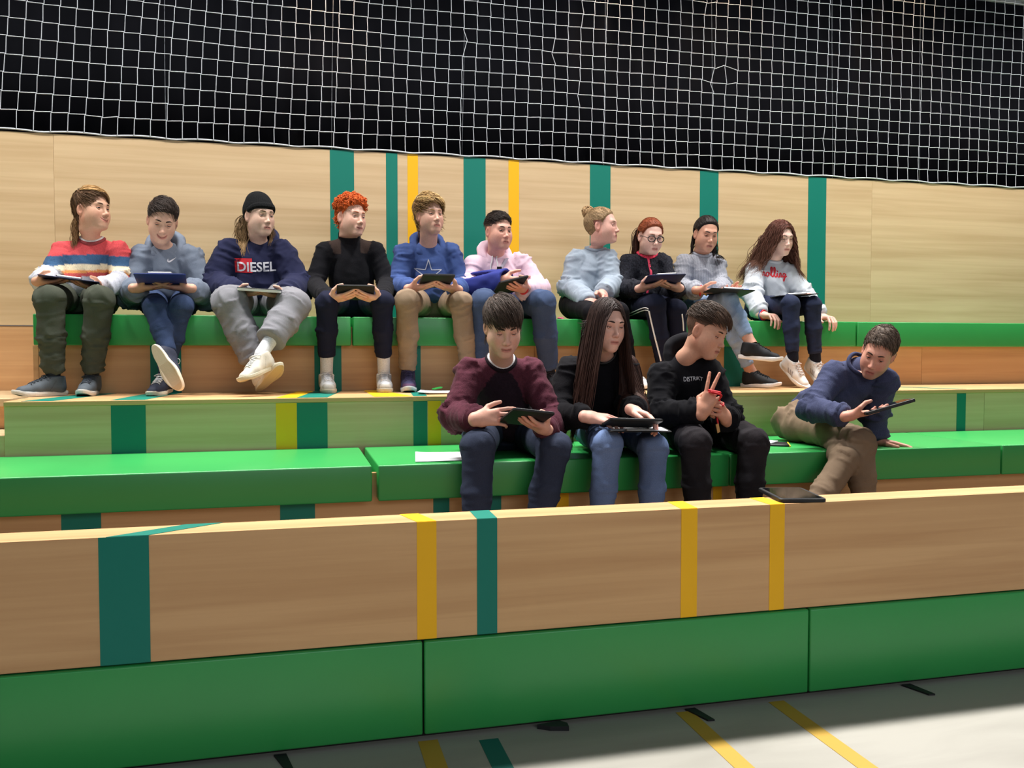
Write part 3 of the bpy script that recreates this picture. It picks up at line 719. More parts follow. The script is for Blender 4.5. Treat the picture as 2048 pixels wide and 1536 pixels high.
def person(c):
    rnd = np.random.RandomState(c['seed']); row = ROWS[c['row']]
    W = lambda p: np.asarray(at(*p)) if abs(p[0]) > 8 else np.asarray(p, float)
    hc = W(c['head']); N = W(c['neck']); S = [W(p) for p in c['sh']]; E = [W(p) for p in c['el']]
    Hp = [W(p) for p in c['hips']]; K = [W(p) for p in c['knees']]; A = [W(p) for p in c['ankles']]
    off = -math.atan2(hc[0], hc[1])
    R = frame(math.radians(c['yaw'])+off, math.radians(c['pitch']), math.radians(c.get('roll', 0))); hs = c.get('hs', 1.0)*.945
    HX = np.array((c.get('hx', .93), 1, 1)); toW = lambda V: hc + hs*((V*HX)@R.T)
    S0 = (S[0]+S[1])/2; S = [S0+(p-S0)*c.get('shw', .93)-np.array([0, 0, c.get('shd', .024)]) for p in S]
    latS = nrm(S[1]-S[0]); latH = nrm(Hp[1]-Hp[0]); H = (Hp[0]+Hp[1])/2; MS = (S[0]+S[1])/2
    upT = nrm(N-H); upT = nrm(upT - latS*(upT@latS)); back = np.cross(upT, latS)
    gro = 1.0 if c['row'] == 2 else 1.0
    # ---- skin: head and neck, hands and forearms
    hv, hq = head_mesh(c['hkey']); hn = vnormals(hv, hq)
    skin = np.asarray(rgb(c['skin'])); hcol = head_colors(hv, skin, rgb(c.get('lip', (178, 92, 88))), c.get('blush', .6), c['hkey'][1], c.get('beard', 0))
    NF = np.stack([-latS, -back, upT], 1)                 # neck frame with the same axis sense
    w = sstep(-.205, -.100, hv[:, 2])[:, None]
    nk = N + hs*((hv*HX-np.array([0, -.022, -.195]))@NF.T)
    parts = [(toW(hv)*w + nk*(1-w), hq, hcol)]
    ms = []; eyes = []; lid_u = c.get('lid', 14.0)
    for sx in (-1, 1):                                    # eyelids belong to the skin, eyeballs are parts of their own
        ce = np.array([sx*.0318, .0748, -.0025]); ph = np.radians(np.linspace(-78, 78, 17))
        cu = np.cos(ph*1.13)
        for up in (1, 0):
            e0 = np.radians((lid_u*cu-5*(1-cu)) if up else (-13*cu-4*(1-cu))); e1 = math.radians(78 if up else -70)
            if not up: e0 = np.minimum(e0, np.radians(lid_u*cu-5*(1-cu))-.02)
            rows = 7; g = []
            for k in range(rows):
                t = (k/(rows-1))**1.4; el = e0*(1-t)+e1*t; r = .0141 if k else .0133
                g.append(ce + r*np.stack([np.sin(ph)*np.cos(el), np.cos(ph)*np.cos(el), np.sin(el)], -1))
            g = np.concatenate(g); m = len(ph)
            q = np.array([[k*m+i, k*m+i+1, (k+1)*m+i+1, (k+1)*m+i] for k in range(rows-1) for i in range(m-1)])
            if not up: q = q[:, ::-1]
            cl = np.tile(skin*np.array((.84, .72, .70)), (len(g), 1))
            if up: cl[:2*m] = np.asarray(rgb(c['brow']))*.5
            parts.append((toW(g), q, cl))
        th = np.radians(np.linspace(0, 90, 12)); az = np.radians(np.arange(0, 360, 20)); gz = c.get('gaze', (0, 0))
        ey = np.array([math.sin(math.radians(gz[0])), math.cos(math.radians(gz[0]))*math.cos(math.radians(gz[1])), math.sin(math.radians(gz[1]))]); ey = nrm(ey)
        ex = nrm(np.cross(ey, (0, 0, 1))); ez = np.cross(ex, ey)
        v = np.concatenate([np.array([ce + .0128*(math.cos(t)*ey + math.sin(t)*(math.cos(a)*ex+math.sin(a)*ez)) for a in az]) for t in th])
        q = np.array([[k*18+i, k*18+(i+1) % 18, (k+1)*18+(i+1) % 18, (k+1)*18+i] for k in range(11) for i in range(18)])[:, ::-1]
        tt = np.repeat(np.degrees(th), 18); cc = np.tile((.72, .70, .67), (len(v), 1)); cc[tt < 30] = rgb(c.get('iris', (74, 56, 42))); cc[tt < 12] = (.005, .005, .005)
        eyes.append((toW(v), q, cc))
    hands = c['hands']; wr = []
    for i, hd in enumerate(hands):
        V, Q = hand_mesh(hd['pose']); f = nrm(np.asarray(hd['dir'], float)); n = np.asarray(hd['palm'], float); n = nrm(n - f*(n@f))
        s = np.cross(f, n) if i == 0 else np.cross(n, f); B = np.stack([s, f, -n], 1); sc = c.get('hand', .94)
        w0 = np.asarray(hd['w'], float); V2 = w0 + sc*(V@B.T)
        if np.linalg.det(B) < 0: Q = Q[:, ::-1]
        cl = np.tile(skin*np.array((1.0, .93, .91)), (len(V), 1)); kn = np.exp(-((V[:, 1]-.088)/.012)**2)*(V[:, 2] > 0) + .8*sstep(.12, .17, V[:, 1])
        cl = cl*(1-.35*np.clip(kn, 0, 1)[:, None]*np.array((.1, .55, .5)))
        parts.append((V2, Q, cl)); wr.append(w0)
        v, q = tube([w0, lerp(w0, E[i], .5), E[i], lerp(E[i], S[i], .5), S[i], MS-upT*.05], [.024, .030, .032, .035, .04, .04], 8)[0], None
        qq = np.array([[k*8+j, k*8+(j+1) % 8, (k+1)*8+(j+1) % 8, (k+1)*8+j] for k in range(5) for j in range(8)])
        parts.append((v, qq, np.tile(skin, (len(v), 1))))
    sp = [N-upT*.02, lerp(N, H, .35), lerp(N, H, .7), H+upT*.02]
    v = tube(sp, [.05, .075, .075, .07], 10)[0]; qq = np.array([[k*10+j, k*10+(j+1) % 10, (k+1)*10+(j+1) % 10, (k+1)*10+j] for k in range(3) for j in range(10)])
    parts.append((v, qq, np.tile(skin, (len(v), 1))))
    for i in c.get('bare', ()):                           # bare ankles
        v = tube([H+upT*.03, Hp[i], K[i], lerp(A[i], K[i], .35), lerp(A[i], K[i], .12), A[i]], [.05, .05, .04, .034, .031, .034], 10)[0]
        parts.append((v, np.array([[k*10+j, k*10+(j+1) % 10, (k+1)*10+(j+1) % 10, (k+1)*10+j] for k in range(5) for j in range(10)]), np.tile(skin, (len(v), 1))))
    V, Q, C = joinq(parts)
    body = mesh_obj('person', V, Q, M['skin'], None, C, origin=H); tag(body, c['label'], 'person', 'seated people on the bleacher')
    for v, q, cc in eyes: mesh_obj('eye', v, q, M['eye'], body, cc)
    bc = np.asarray(rgb(c['brow']))
    for sx in (-1, 1):
        t = np.linspace(0, 1, 9); bx = sx*(.012+.036*t); bz = .0190+.0050*np.sin(t*2.5)-.002*t + c.get('browz', 0)
        yy = np.linspace(.13, .02, 221); by = np.array([yy[np.argmax(head_sdf(np.stack([np.full(221, x_), yy, np.full(221, z_)], -1).astype(f32), *c['hkey']) < 0)] for x_, z_ in zip(bx, bz)]) - .0018
        v, fs = tube(np.stack([bx, by, bz], -1), .0040*np.array([.6, .95, 1.05, 1.05, 1, .9, .75, .5, .2])*c.get('browt', 1), 6)
        if c.get('yb', 1): mesh_obj('eyebrow', toW(v), fs, M['hair'], body, np.tile(bc, (len(v), 1)))
    # ---- top: torso and two sleeves
    t = c['top']; L = t.get('loose', 0.0); vox = .0075
    dep = t.get('depth', 1.0)
    Cc = lerp(H, MS, .62)+back*.018; Bb = lerp(H, MS, .26)+back*.012
    tw = np.linalg.norm(S[1]-S[0])/.36
    P = [dict(a=H+upT*.05, b=Bb, cut=(H+upT*t.get('hemz', .045), -upT), ra=(.112+L)*dep, rb=(.112+L)*dep, lat=latH, ratio=1.30*tw, fs=(16, 10), bend=(.2, .2), fa=1.0),
         dict(a=Bb, b=Cc, ra=(.112+L)*dep, rb=(.116+L)*dep, lat=latS, ratio=1.32*tw, fs=(13, 9), bend=(.3, .1), fa=1.0),
         dict(a=Cc, b=lerp(MS, N, .1)-upT*.045, ra=(.116+L)*dep, rb=.076*dep, lat=latS, ratio=1.40*tw, fs=(9, 9), bend=(.1, .1), fa=.6)]
    T = [dict(a=N-upT*.026+back*.008, b=S[i], ra=.040, rb=.050+L*.5, fs=(9, 9), bend=(0, .1), fa=.4) for i in (0, 1)]
    sl = []
    for i in (0, 1):
        dw = nrm(wr[i]-E[i]); we = wr[i]-dw*t.get('cuff', .012); SW = t.get('sleeve', 1.0); SW = SW[i] if isinstance(SW, (list, tuple)) else SW
        mid = lerp(E[i], we, .80)
        sl.append(([dict(a=S[i], b=E[i], ra=(.055+L*.6)*SW, rb=(.051+L*.7)*SW, fs=(24, 12), bend=(.3, .9), fa=1.0),
                    dict(a=E[i], b=mid, ra=(.052+L*.7)*SW, rb=(.043+L*.6)*SW, fs=(26, 12), bend=(.7, .30), fa=1.0),
                    dict(a=mid, b=we+dw*.03, ra=(.041+L*.5)*SW, rb=.035, cut=(we, dw), fs=(22, 10), bend=(.1, 0), fa=.30)], .018))
    f0, g, allp = blend_eval([(P+T, .05)] + sl, .022)
    blo, bhi = row['box']
    f = lambda Q_: smax(f0(Q_), -d_box(Q_, blo, bhi)+.002, .01)
    pts = np.array([p[k] for p in allp for k in ('a', 'b')]); lo, hi = pts.min(0)-.22, pts.max(0)+.22
    lo2, hi2 = np.array([pts[:, 0].min()-.21, pts[:, 1].min()-.16, H[2]-.16]), np.array([pts[:, 0].max()+.21, pts[:, 1].max()+.2, pts[:, 2].max()+.11])
    V, Q = surfnet(f, np.minimum(lo2, pts.min(0)-.08), hi2, vox)
    V = relax(V, Q, 1, .5); Nn = vnormals(V, Q); part, hh = g(V)
    V = folds(V, Nn, part, hh, allp, t.get('fold', .0055), rnd.rand(3)*20)
    V[(V[:, 2] < row['seat']+.002) & (V[:, 1] > blo[1]), 2] = row['seat']+.002
    # garment coordinates for colouring: height along the torso and for sleeves the matching height
    hgt = (V-H)@upT; ctx = dict(V=V, part=part, h=hh, hgt=hgt, tot=float((MS-H)@upT), lat=(V-MS)@latS, fwd=-(V-MS)@back, nS=5, N=N, upT=upT, dn=np.linalg.norm(V-N, axis=1), S=S)
    col = t['col'](ctx) if callable(t['col']) else np.tile(rgb(t['col']), (len(V), 1))
    top = mesh_obj(t['name'], V, Q, M[t['mat']], body, col, origin=H+upT*.2)
    tops = BVHTree.FromPolygons([tuple(x) for x in V], [tuple(q) for q in Q]) if (c.get('print') or t.get('zip')) else None
    ph = np.linspace(0, 2*math.pi, 25)[:-1]
    if t.get('collar'):
        cc = np.asarray(rgb(t['collar'])); hh_ = t.get('collar_h', .0)
        for lev in ((0,) if not hh_ else (0,)):
            cen = N + 0; hd = nrm(hc+R@np.array((0, -.02, -.10))*hs - N); na = nrm(hd*.6+upT*.4); l_ = nrm(latS-na*(latS@na)); bk_ = np.cross(na, l_)
            rr = []
            for a in ph:
                o_ = l_*math.sin(a)*.0625*hs + bk_*math.cos(a)*.0605*hs; tt_ = np.linspace(.09, -.07, 65); q_ = (N+o_)[None]+na[None]*tt_[:, None]; dd = f0(q_.astype(f32)); hit = np.nonzero(dd < .003)[0]
                rr.append(tt_[hit[0]] if len(hit) else -.02)
            rr = np.array(rr); rr = np.minimum(rr, .035)
            for _ in range(5): rr = .5*rr+.25*(np.roll(rr, 1)+np.roll(rr, -1))
            rr = np.stack([N + l_*math.sin(a)*.0625*hs + bk_*math.cos(a)*.0605*hs + na*t_ for a, t_ in zip(ph, rr)])
            if hh_:
                v, q = [], []
                prof = [(.0, .006), (.4, .0085), (.75, .0075), (1.0, .002), (1.0, -.004)]
                v = np.concatenate([N + np.stack([latS*math.sin(a)*(.058*hs+o) + back*(math.cos(a)*(.058*hs+o)) + upT*(.012*math.cos(a)-.012+hh_*u) for a in ph]) for u, o in prof])
                q = np.array([[k*24+j, k*24+(j+1) % 24, (k+1)*24+(j+1) % 24, (k+1)*24+j] for k in range(4) for j in range(24)])
                o = mesh_obj('collar', v, q, M[t['mat']], top, np.tile(cc, (len(v), 1)))
            else:
                v, fs = tube(rr, .0095, 8, closed=True)
                if t.get('under'):
                    v2, f2 = tube(N+(rr-N)*.90+na*.010, .0065, 6, closed=True); mesh_obj('undershirt_neck', v2, f2, M[t['mat']], top, np.tile(rgb(t['under']), (len(v2), 1)))
                mesh_obj('collar', v, fs, M[t['mat']], top, np.tile(cc, (len(v), 1)))
    if t.get('hood'):
        hcx = np.asarray(rgb(t['hood'])); pr = []; sz = t.get('hoodsize', 1.0)
        an = np.radians(np.linspace(-158, 158, 13)); prev = None
        for a in an:
            q = abs(a)/math.pi
            p = N + latS*math.sin(a)*(.082+.008*math.cos(a))*hs + back*(math.cos(a)*.078+.012)*hs + upT*(.040*math.cos(a)*sz + .004 - .012*q)
            r = (.034-.021*q)*sz
            if prev is not None: pr.append(dict(a=prev[0], b=p, ra=prev[1], rb=r))
            prev = (p, r)
        pr.append(dict(a=N+back*.085*hs+upT*.03, b=N+back*.10*hs-upT*.10, ra=.04*sz, rb=.03, lat=latS, ratio=2.2))
        fh, gh, _ = blend_eval([(pr, .02)], .01)
        V, Q = surfnet(fh, N-.19, N+.19, .0065); V = relax(V, Q, 1, .5); Nn = vnormals(V, Q)
        V = V + Nn*(.004*vnoise(V*28+rnd.rand(3)*9))[:, None]
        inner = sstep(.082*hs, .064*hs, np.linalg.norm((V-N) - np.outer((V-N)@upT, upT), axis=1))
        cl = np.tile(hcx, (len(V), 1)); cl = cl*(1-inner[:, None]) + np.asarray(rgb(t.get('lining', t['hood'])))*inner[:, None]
        mesh_obj('hood', V, Q, M[t['mat']], top, cl)
    # ---- trousers
    b = c['bottom']; bl_ = b.get('loose', 0.0); g_ = b.get('girth', 1.0)
    P = [dict(a=H+upT*.035, b=H-np.array([0, 0, .0]), ra=.098*dep, rb=.105, lat=latH, ratio=1.28, fs=(18, 10), bend=(0, .3))]
    legs = []
    for i in (0, 1):
        dk = nrm(A[i]-K[i]); ae = A[i]-dk*b['hem'][i]; mid = lerp(K[i], ae, .5)
        legs.append(([dict(a=Hp[i], b=K[i], ra=(.084+bl_)*g_, rb=(.058+bl_)*g_, fs=(17, 10), bend=(.7, .25)),
                      dict(a=K[i], b=mid, ra=(.058+bl_)*g_, rb=(.052+bl_)*g_, fs=(24, 11), bend=(.25, .3), fa=.8),
                      dict(a=mid, b=ae+dk*.05, ra=(.052+bl_)*g_, rb=(.041+b.get('flare', 0)+bl_*.8)*g_, cut=(ae, dk), fs=(32, 10), bend=(.1, 1.0), fa=b.get('stack', 1.0))], .02))
    f0b, gb, allb = blend_eval([(P, .03)] + legs, .018)
    fb = lambda Q_: smax(f0b(Q_), -d_box(Q_, blo, bhi)+.002, .012)
    pts = np.array([p[k] for p in allb for k in ('a', 'b')])
    V, Q = surfnet(fb, pts.min(0)-.13, pts.max(0)+.15, .0078)
    V = relax(V, Q, 1, .5); Nn = vnormals(V, Q); part, hh = gb(V)
    V = folds(V, Nn, part, hh, allb, .68*b.get('fold', .0055), rnd.rand(3)*20)
    m = (V[:, 2] < row['seat']+.0015) & (V[:, 1] > blo[1]+.02) & (V[:, 2] > blo[2]+.10); V[m, 2] = row['seat']+.0015
    ctx = dict(V=V, part=part, h=hh, K=K, A=A, H=H, N=Nn, prims=allb)
    col = b['col'](ctx) if callable(b['col']) else np.tile(rgb(b['col']), (len(V), 1))
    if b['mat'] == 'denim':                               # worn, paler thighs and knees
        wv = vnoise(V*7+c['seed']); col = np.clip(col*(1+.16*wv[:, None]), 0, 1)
    pants = mesh_obj(b['name'], V, Q, M[b['mat']], body, col, origin=H); VB, QB = V, Q
    # ---- socks and shoes
    for i in (0, 1):
        so = c['socks'][i] if c.get('socks') else None
        dk = nrm(A[i]-K[i])
        if so:
            v = tube([A[i]-dk*.17, A[i]-dk*.10, A[i]-dk*.05, A[i]-dk*.012, A[i]+dk*.02], [.034, .034, .032, .032, .024], 14); vv, fs = v
            mesh_obj('sock', vv, fs, M['knit'], body, np.tile(rgb(so), (len(vv), 1)))
        sh = c['shoes'][i] if isinstance(c['shoes'], (list, tuple)) else c['shoes']
        if not sh: continue
        y = nrm(np.asarray(c['toe'][i], float)); u = np.asarray(c.get('foot_up', ((0, 0, 1), (0, 0, 1)))[i], float); z = nrm(u - y*(u@y)); x = np.cross(y, z)
        Fm = np.stack([x, y, z], 1); sc = sh.get('size', .93); T_ = lambda v: A[i] + sc*(v@Fm.T)
        V, Q = shoe_mesh(sh.get('high', 0.0)); cl = np.tile(rgb(sh['col']), (len(V), 1))
        m = sstep(.030, .026, np.abs(V[:, 0]))*sstep(.020, .03, V[:, 1])*sstep(.118, .112, V[:, 1])*(V[:, 2] > -.05); cl = cl*(1-.28*m[:, None])
        m = sstep(.052+.0, .056, V[:, 2]+.10+.03)*0; m = (np.abs(V[:, 1]+.005+.6*V[:, 2]-.0) < .0025) & (V[:, 2] < -.01); cl[m] = cl[m]*.75
        if 'toe' in sh: m = sstep(.110, .135, V[:, 1])*sstep(-.035, -.045, V[:, 2]); cl = cl*(1-m[:, None])+np.asarray(rgb(sh['toe']))*m[:, None]
        if 'stripe' in sh:
            for k in range(3):
                yy = V[:, 1]-(.028+.020*k)+(V[:, 2]+.05)*.5; m = (np.abs(yy) < .0052) & (np.abs(V[:, 0]) > .019) & (V[:, 2] < -.030) & (V[:, 2] > -.072); cl[m] = rgb(sh['stripe'])
        if 'tongue' in sh: m = (V[:, 2] > -.02) & (V[:, 1] > .012); cl[m] = rgb(sh['tongue'])
        so_ = mesh_obj('shoe', T_(V), Q, M['shoe'], body, cl, origin=A[i])
        n = 40; rings = [(.0, -.088, -.004), (.0, -.0865, .0), (.0, -.076, .0025), (0, -.0655, .0015), (0, -.064, -.004)]
        v = []
        for _, zz, gr in rings:
            o = shoe_outline(n, gr); spring = .016*sstep(.115, .195, o[:, 1])**1.5 if sh.get('spring', 1) else np.zeros(n)
            v.append(np.stack([o[:, 0], o[:, 1], zz + spring*(1 if zz < -.07 else .8)], -1))
        v = np.concatenate(v); fs = [(k*n+j, k*n+(j+1) % n, (k+1)*n+(j+1) % n, (k+1)*n+j) for k in range(4) for j in range(n)] + [tuple(range(n-1, -1, -1)), tuple(range(4*n, 5*n))]
        sc_ = np.tile(rgb(sh['sole']), (len(v), 1))
        if 'tread' in sh: sc_[:n] = rgb(sh['tread'])
        ob = mesh_obj('sole', T_(v), fs, M['shoe'], so_, sc_, smooth=False)
        if sh.get('lace'):
            mb = MB()
            for p_, r_ in lace_paths(sh.get('high', 0.0)): mb.tube(T_(p_), r_*sc, 4)
            V_ = np.concatenate(mb.V); mesh_obj('laces', V_, mb.F, M['knit'], so_, np.tile(rgb(sh['lace']), (len(V_), 1)))
    info = dict(body=body, top=top, R=R, hc=hc, hs=hs, toW=toW, hv=hv, hq=hq, hn=hn, f=f, N=N, latS=latS, upT=upT, back=back, rnd=rnd, E=E, wr=wr, H=H, S=S, K=K, A=A, bvh=tops, fb=fb, MS=MS, HX=HX, pants=pants, VB=VB, QB=QB)
    PEOPLE.append((c, info)); return info
def head_collide(I):
    """distance to head, neck and clothes, for falling hair"""
    R, hc, hs = I['R'], I['hc'], I['hs']
    def f(Pw):
        P = ((Pw-hc)@R)/hs/I['HX']; d = np.minimum(d_ell(P, CR_C, CR_R), d_ell(P, (0, .026, -.036), (.060, .066, .082)))
        d = np.minimum(d, d_ell(P, (0, -.006, -.012), (.080, .030, .034)))*hs; d = np.minimum(d, d_ell(P, (0, .085, -.035), (.060, .070, .098)))
        ax_ = I['N']; q = d_cone(Pw, hc+R@np.array([0, -.02, -.05])*hs, ax_, .056, .058)[0]
        return np.minimum(np.minimum(d, q), I['f'](Pw.astype(f32)))
    return f
def add_hair(I, parts, name='hair', parent=None, mat='hair'):
    V, Q, C = joinq(parts)
    return mesh_obj(name, V, Q, M[mat], parent or I['body'], C, origin=I['hc'])
def letters(I, txt, cen, size, mat, name, width=None, bold=0.0, shear=0.0, right=None, up=None, lift=.0015, proj=None):
    """flat lettering laid onto the cloth: glyph outlines are cast onto the garment along the chest's facing"""
    cu = bpy.data.curves.new('lettering', 'FONT'); cu.body = txt; cu.size = 1; cu.align_x = 'CENTER'; cu.align_y = 'CENTER'; cu.offset = bold; cu.shear = shear; cu.resolution_u = 3
    o = bpy.data.objects.new('lettering', cu); COL.objects.link(o); bpy.context.view_layer.update()
    me = bpy.data.meshes.new_from_object(o); bpy.data.objects.remove(o); bm = bmesh.new(); bm.from_mesh(me); bpy.data.meshes.remove(me)
    bmesh.ops.triangulate(bm, faces=bm.faces[:]); 
    for _ in range(1): bmesh.ops.subdivide_edges(bm, edges=[e for e in bm.edges if e.calc_length() > .25], cuts=2)
    bmesh.ops.triangulate(bm, faces=bm.faces[:])
    xy = np.array([v.co[:2] for v in bm.verts]); F_ = [[v.index for v in f_.verts] for f_ in bm.faces]; bm.free()
    s = (width/(xy[:, 0].max()-xy[:, 0].min())) if width else size
    return decal(I, xy*s, F_, cen, mat, name, right, up, lift, proj)
def decal(I, xy, F_, cen, mat, name, right=None, up=None, lift=.0015, proj=None):
    right = nrm(right if right is not None else I['latS']); fwd = nrm(proj if proj is not None else -I['back'])
    up = nrm(up if up is not None else I['upT']); up = nrm(up-right*(up@right)); V = []
    for x, y in xy:
        p = np.asarray(cen) + right*x + up*y + fwd*.07
        h = I['bvh'].ray_cast(Vector(p), Vector(-fwd), 1.0)
        q = np.array(h[0])+fwd*lift if h[0] is not None else p-fwd*.07; V.append(q)
    return mesh_obj(name, V, F_, M[mat], I['top'], None, smooth=False)
def on_chest(I, u, v):
    """point of the garment seen at photo pixel (u, v)"""
    d = FW + RT*(u-1024)/F_PX - UP*(v-768)/F_PX; h = I['bvh'].ray_cast(Vector(C0), Vector(nrm(d)), 20)
    return np.array(h[0]) if h[0] is not None else None

# ---------------------------------------------------------------- tablets, clipboards and other things in hands
class Board:
    """a thin slab: centre, right axis, up axis (towards its far edge) and the normal of its underside"""
    def __init__(s, u, v, Y, w, h, elev, yaw=0, roll=0, t=.010):
        s.c = at(u, v, Y); s.w, s.h, s.t = w, h, t; a, y, r = map(math.radians, (elev, yaw, roll))
        fr = np.array([math.sin(y), -math.cos(y), 0]); rx = np.array([math.cos(y), math.sin(y), 0]); uy = fr*math.cos(a)+np.array([0, 0, 1.0])*math.sin(a)
        s.nf = np.cross(rx, uy)*-1 if np.cross(rx, uy)[2] < 0 else np.cross(rx, uy)
        s.rx = rx*math.cos(r) - np.array([0, 0, 1.0])*math.sin(r); s.uy = nrm(uy - s.rx*(uy@s.rx)); s.nf = np.cross(s.uy, s.rx)*1.0
        if s.nf[2] < 0: s.nf = -s.nf
        s.nb = -s.nf
    def hold(s, side, along=0.0, reach=.045, pose='support', ang=38, gap=.013, palm=None):
        reach = reach-.030; along = along-.045
        a = math.radians(ang); w = s.c + side*s.rx*(s.w/2+reach) + s.uy*along + s.nb*(s.t/2+gap)
        return dict(pose=pose, w=w, dir=-side*s.rx*math.cos(a)+s.uy*math.sin(a), palm=s.nf if palm is None else palm)
    def slab(s, name, mat, w=None, h=None, z0=0, z1=0, parent=None, corner=.010, cx=0, cy=0, bev=.0015):
        w = w or s.w; h = h or s.h; r = min(corner, w/2.01, h/2.01); P = []
        for sx, sy, a0 in ((1, 1, 0), (-1, 1, 90), (-1, -1, 180), (1, -1, 270)):
            for k in range(5):
                a = math.radians(a0+k*22.5); P.append((sx*(w/2-r)+r*math.cos(a)+cx, sy*(h/2-r)+r*math.sin(a)+cy))
        n = len(P); bev = min(bev, (z1-z0)*.4); V = []
        for z, q in ((z0, bev), (z0+bev, 0), (z1-bev, 0), (z1, bev)):
            for x, y in P: V.append(s.c + s.rx*(x-np.sign(x-cx)*q) + s.uy*(y-np.sign(y-cy)*q) + s.nf*z)
        flip = np.dot(np.cross(s.rx, s.uy), s.nf) < 0
        F_ = [(k*n+i, k*n+(i+1) % n, (k+1)*n+(i+1) % n, (k+1)*n+i) for k in range(3) for i in range(n)] + [tuple(range(n-1, -1, -1)), tuple(range(3*n, 4*n))]
        if flip: F_ = [f[::-1] for f in F_]
        return mesh_obj(name, V, F_, M[mat], parent, None, smooth=False)
def tablet(b, label, group='black tablets in use'):
    t = b.t/2; o = b.slab('tablet', 'case', z0=-t, z1=t, corner=.012, bev=.002); tag(o, label, 'tablet', group)
    b.slab('screen', 'screen', b.w-.022, b.h-.022, t, t+.0006, o, .006)
    return o
def clipboard(b, label, mat='clipblue', group='clipboards', sheets=1, clip=1):
    t = .0018; o = b.slab('clipboard', mat, z0=-t, z1=t, corner=.012, bev=.0006); tag(o, label, 'clipboard', group)
    for k in range(sheets):
        Board_ = b; s = b.slab('sheet', 'paper', b.w-.02-.004*k, b.h-.045, t+.0006*k, t+.0006*(k+1), o, .001, .003*k, -.012, .0001)
    if clip:
        z0 = t+.0006*sheets; b.slab('clip', 'steel', .11, .022, z0, z0+.008, o, .006, 0, b.h/2-.016, .002)
    return o
def bracelet(p0, p1, mat, parent, t=.35, r=.031, w=.0045, name='wristband'):
    p0, p1 = np.asarray(p0), np.asarray(p1); d = nrm(p1-p0); c = p0 + d*t; a = np.linspace(0, 2*math.pi, 21)[:-1]
    e = nrm(np.cross(d, (0.2, .1, 1))); g = np.cross(d, e)
    v, fs = tube([c + r*(math.cos(q)*e+math.sin(q)*g) for q in a], w, 6, closed=True)
    return mesh_obj(name, v, fs, M[mat], parent)

YH2, YH1 = 4.86, 3.70
def hips(u, row, half=.085, lift=.095, dy=0.0, tw=0.0):
    Y = (YH2 if row == 2 else YH1)+dy; x = at(u, 620 if row == 2 else 880, Y)[0]; z = ROWS[row]['seat']+lift
    return [np.array([x-half, Y+tw, z]), np.array([x+half, Y-tw, z])]
def foot(u, Y, row, size=.93, v=740): return np.array([at(u, v, Y)[0], Y, ROWS[row]['tread']+.088*size+.001])
FR = (0, -1, 0)
G = lambda r, g, b: np.asarray(rgb((r, g, b)))
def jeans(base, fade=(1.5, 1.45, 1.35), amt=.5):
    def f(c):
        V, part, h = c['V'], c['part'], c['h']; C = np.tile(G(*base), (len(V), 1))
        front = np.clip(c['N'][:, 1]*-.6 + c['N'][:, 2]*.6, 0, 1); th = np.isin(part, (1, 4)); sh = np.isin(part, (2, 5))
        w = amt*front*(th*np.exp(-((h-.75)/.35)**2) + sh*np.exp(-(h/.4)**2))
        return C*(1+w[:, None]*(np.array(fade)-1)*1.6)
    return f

# ---- 1: striped sweater
b1 = Board(140, 561, 4.52, .26, .22, 1, yaw=10, roll=6)
clipboard(b1, 'dark blue clipboard with paper on the striped-sweater boy\'s lap', 'navyboard', sheets=2)
def col1(c):
    z = (c['V']-c['N'])@c['upT']; z = z + .012*np.abs(c['lat'])/.2; C = np.tile(G(196, 198, 208), (len(z), 1)); C = C*(1+.10*vnoise(c['V']*np.array((60, 60, 220)))[:, None])
    for z0, cc in ((-.170, (206, 92, 92)), (-.150, (230, 160, 96)), (-.136, (236, 222, 190)), (-.108, (64, 96, 132)), (-.062, (212, 84, 88))):
        C[z > z0] = G(*cc)
    fa = np.isin(c['part'], (6, 7, 9, 10)) & (z < -.03); C[fa & (c['h'] > .15)] = G(196, 198, 208); return C
I1 = person(dict(seed=1, row=2, head=(184, 421, 4.74), yaw=42, pitch=-4, roll=3, hs=.97, hkey=(1.0, 1.0, 1.0), skin=(206, 158, 132), brow=(70, 48, 34), iris=(60, 44, 34), gaze=(10, 4), lid=10, blush=.9,
    label='person in a red, blue and cream striped sweater, leftmost of the upper row',
    neck=(184, 481, 4.80), sh=[(123, 497, 4.80), (240, 499, 4.80)], el=[(100, 553, 4.74), (247, 562, 4.74)], hands=[b1.hold(-1, -.02, .030), b1.hold(1, -.02, .030)],
    hips=hips(163, 2), knees=[(100, 600, 4.42), (199, 600, 4.42)], ankles=[foot(106, 4.42, 2), foot(183, 4.46, 2)], toe=[(-.80, -.62, 0), (-.05, -1, 0)],
    top=dict(name='sweater', mat='knit', col=col1, under=(220, 216, 214), collar=(150, 70, 72), loose=.006), bottom=dict(name='trousers', mat='twill', col=(72, 76, 66), hem=(.03, .03), loose=.004, fold=.008, stack=1.7),
    shoes=dict(col=(82, 90, 98), sole=(214, 212, 206), lace=(64, 70, 78), tread=(90, 110, 100)), socks=((40, 44, 50), (40, 44, 50))))
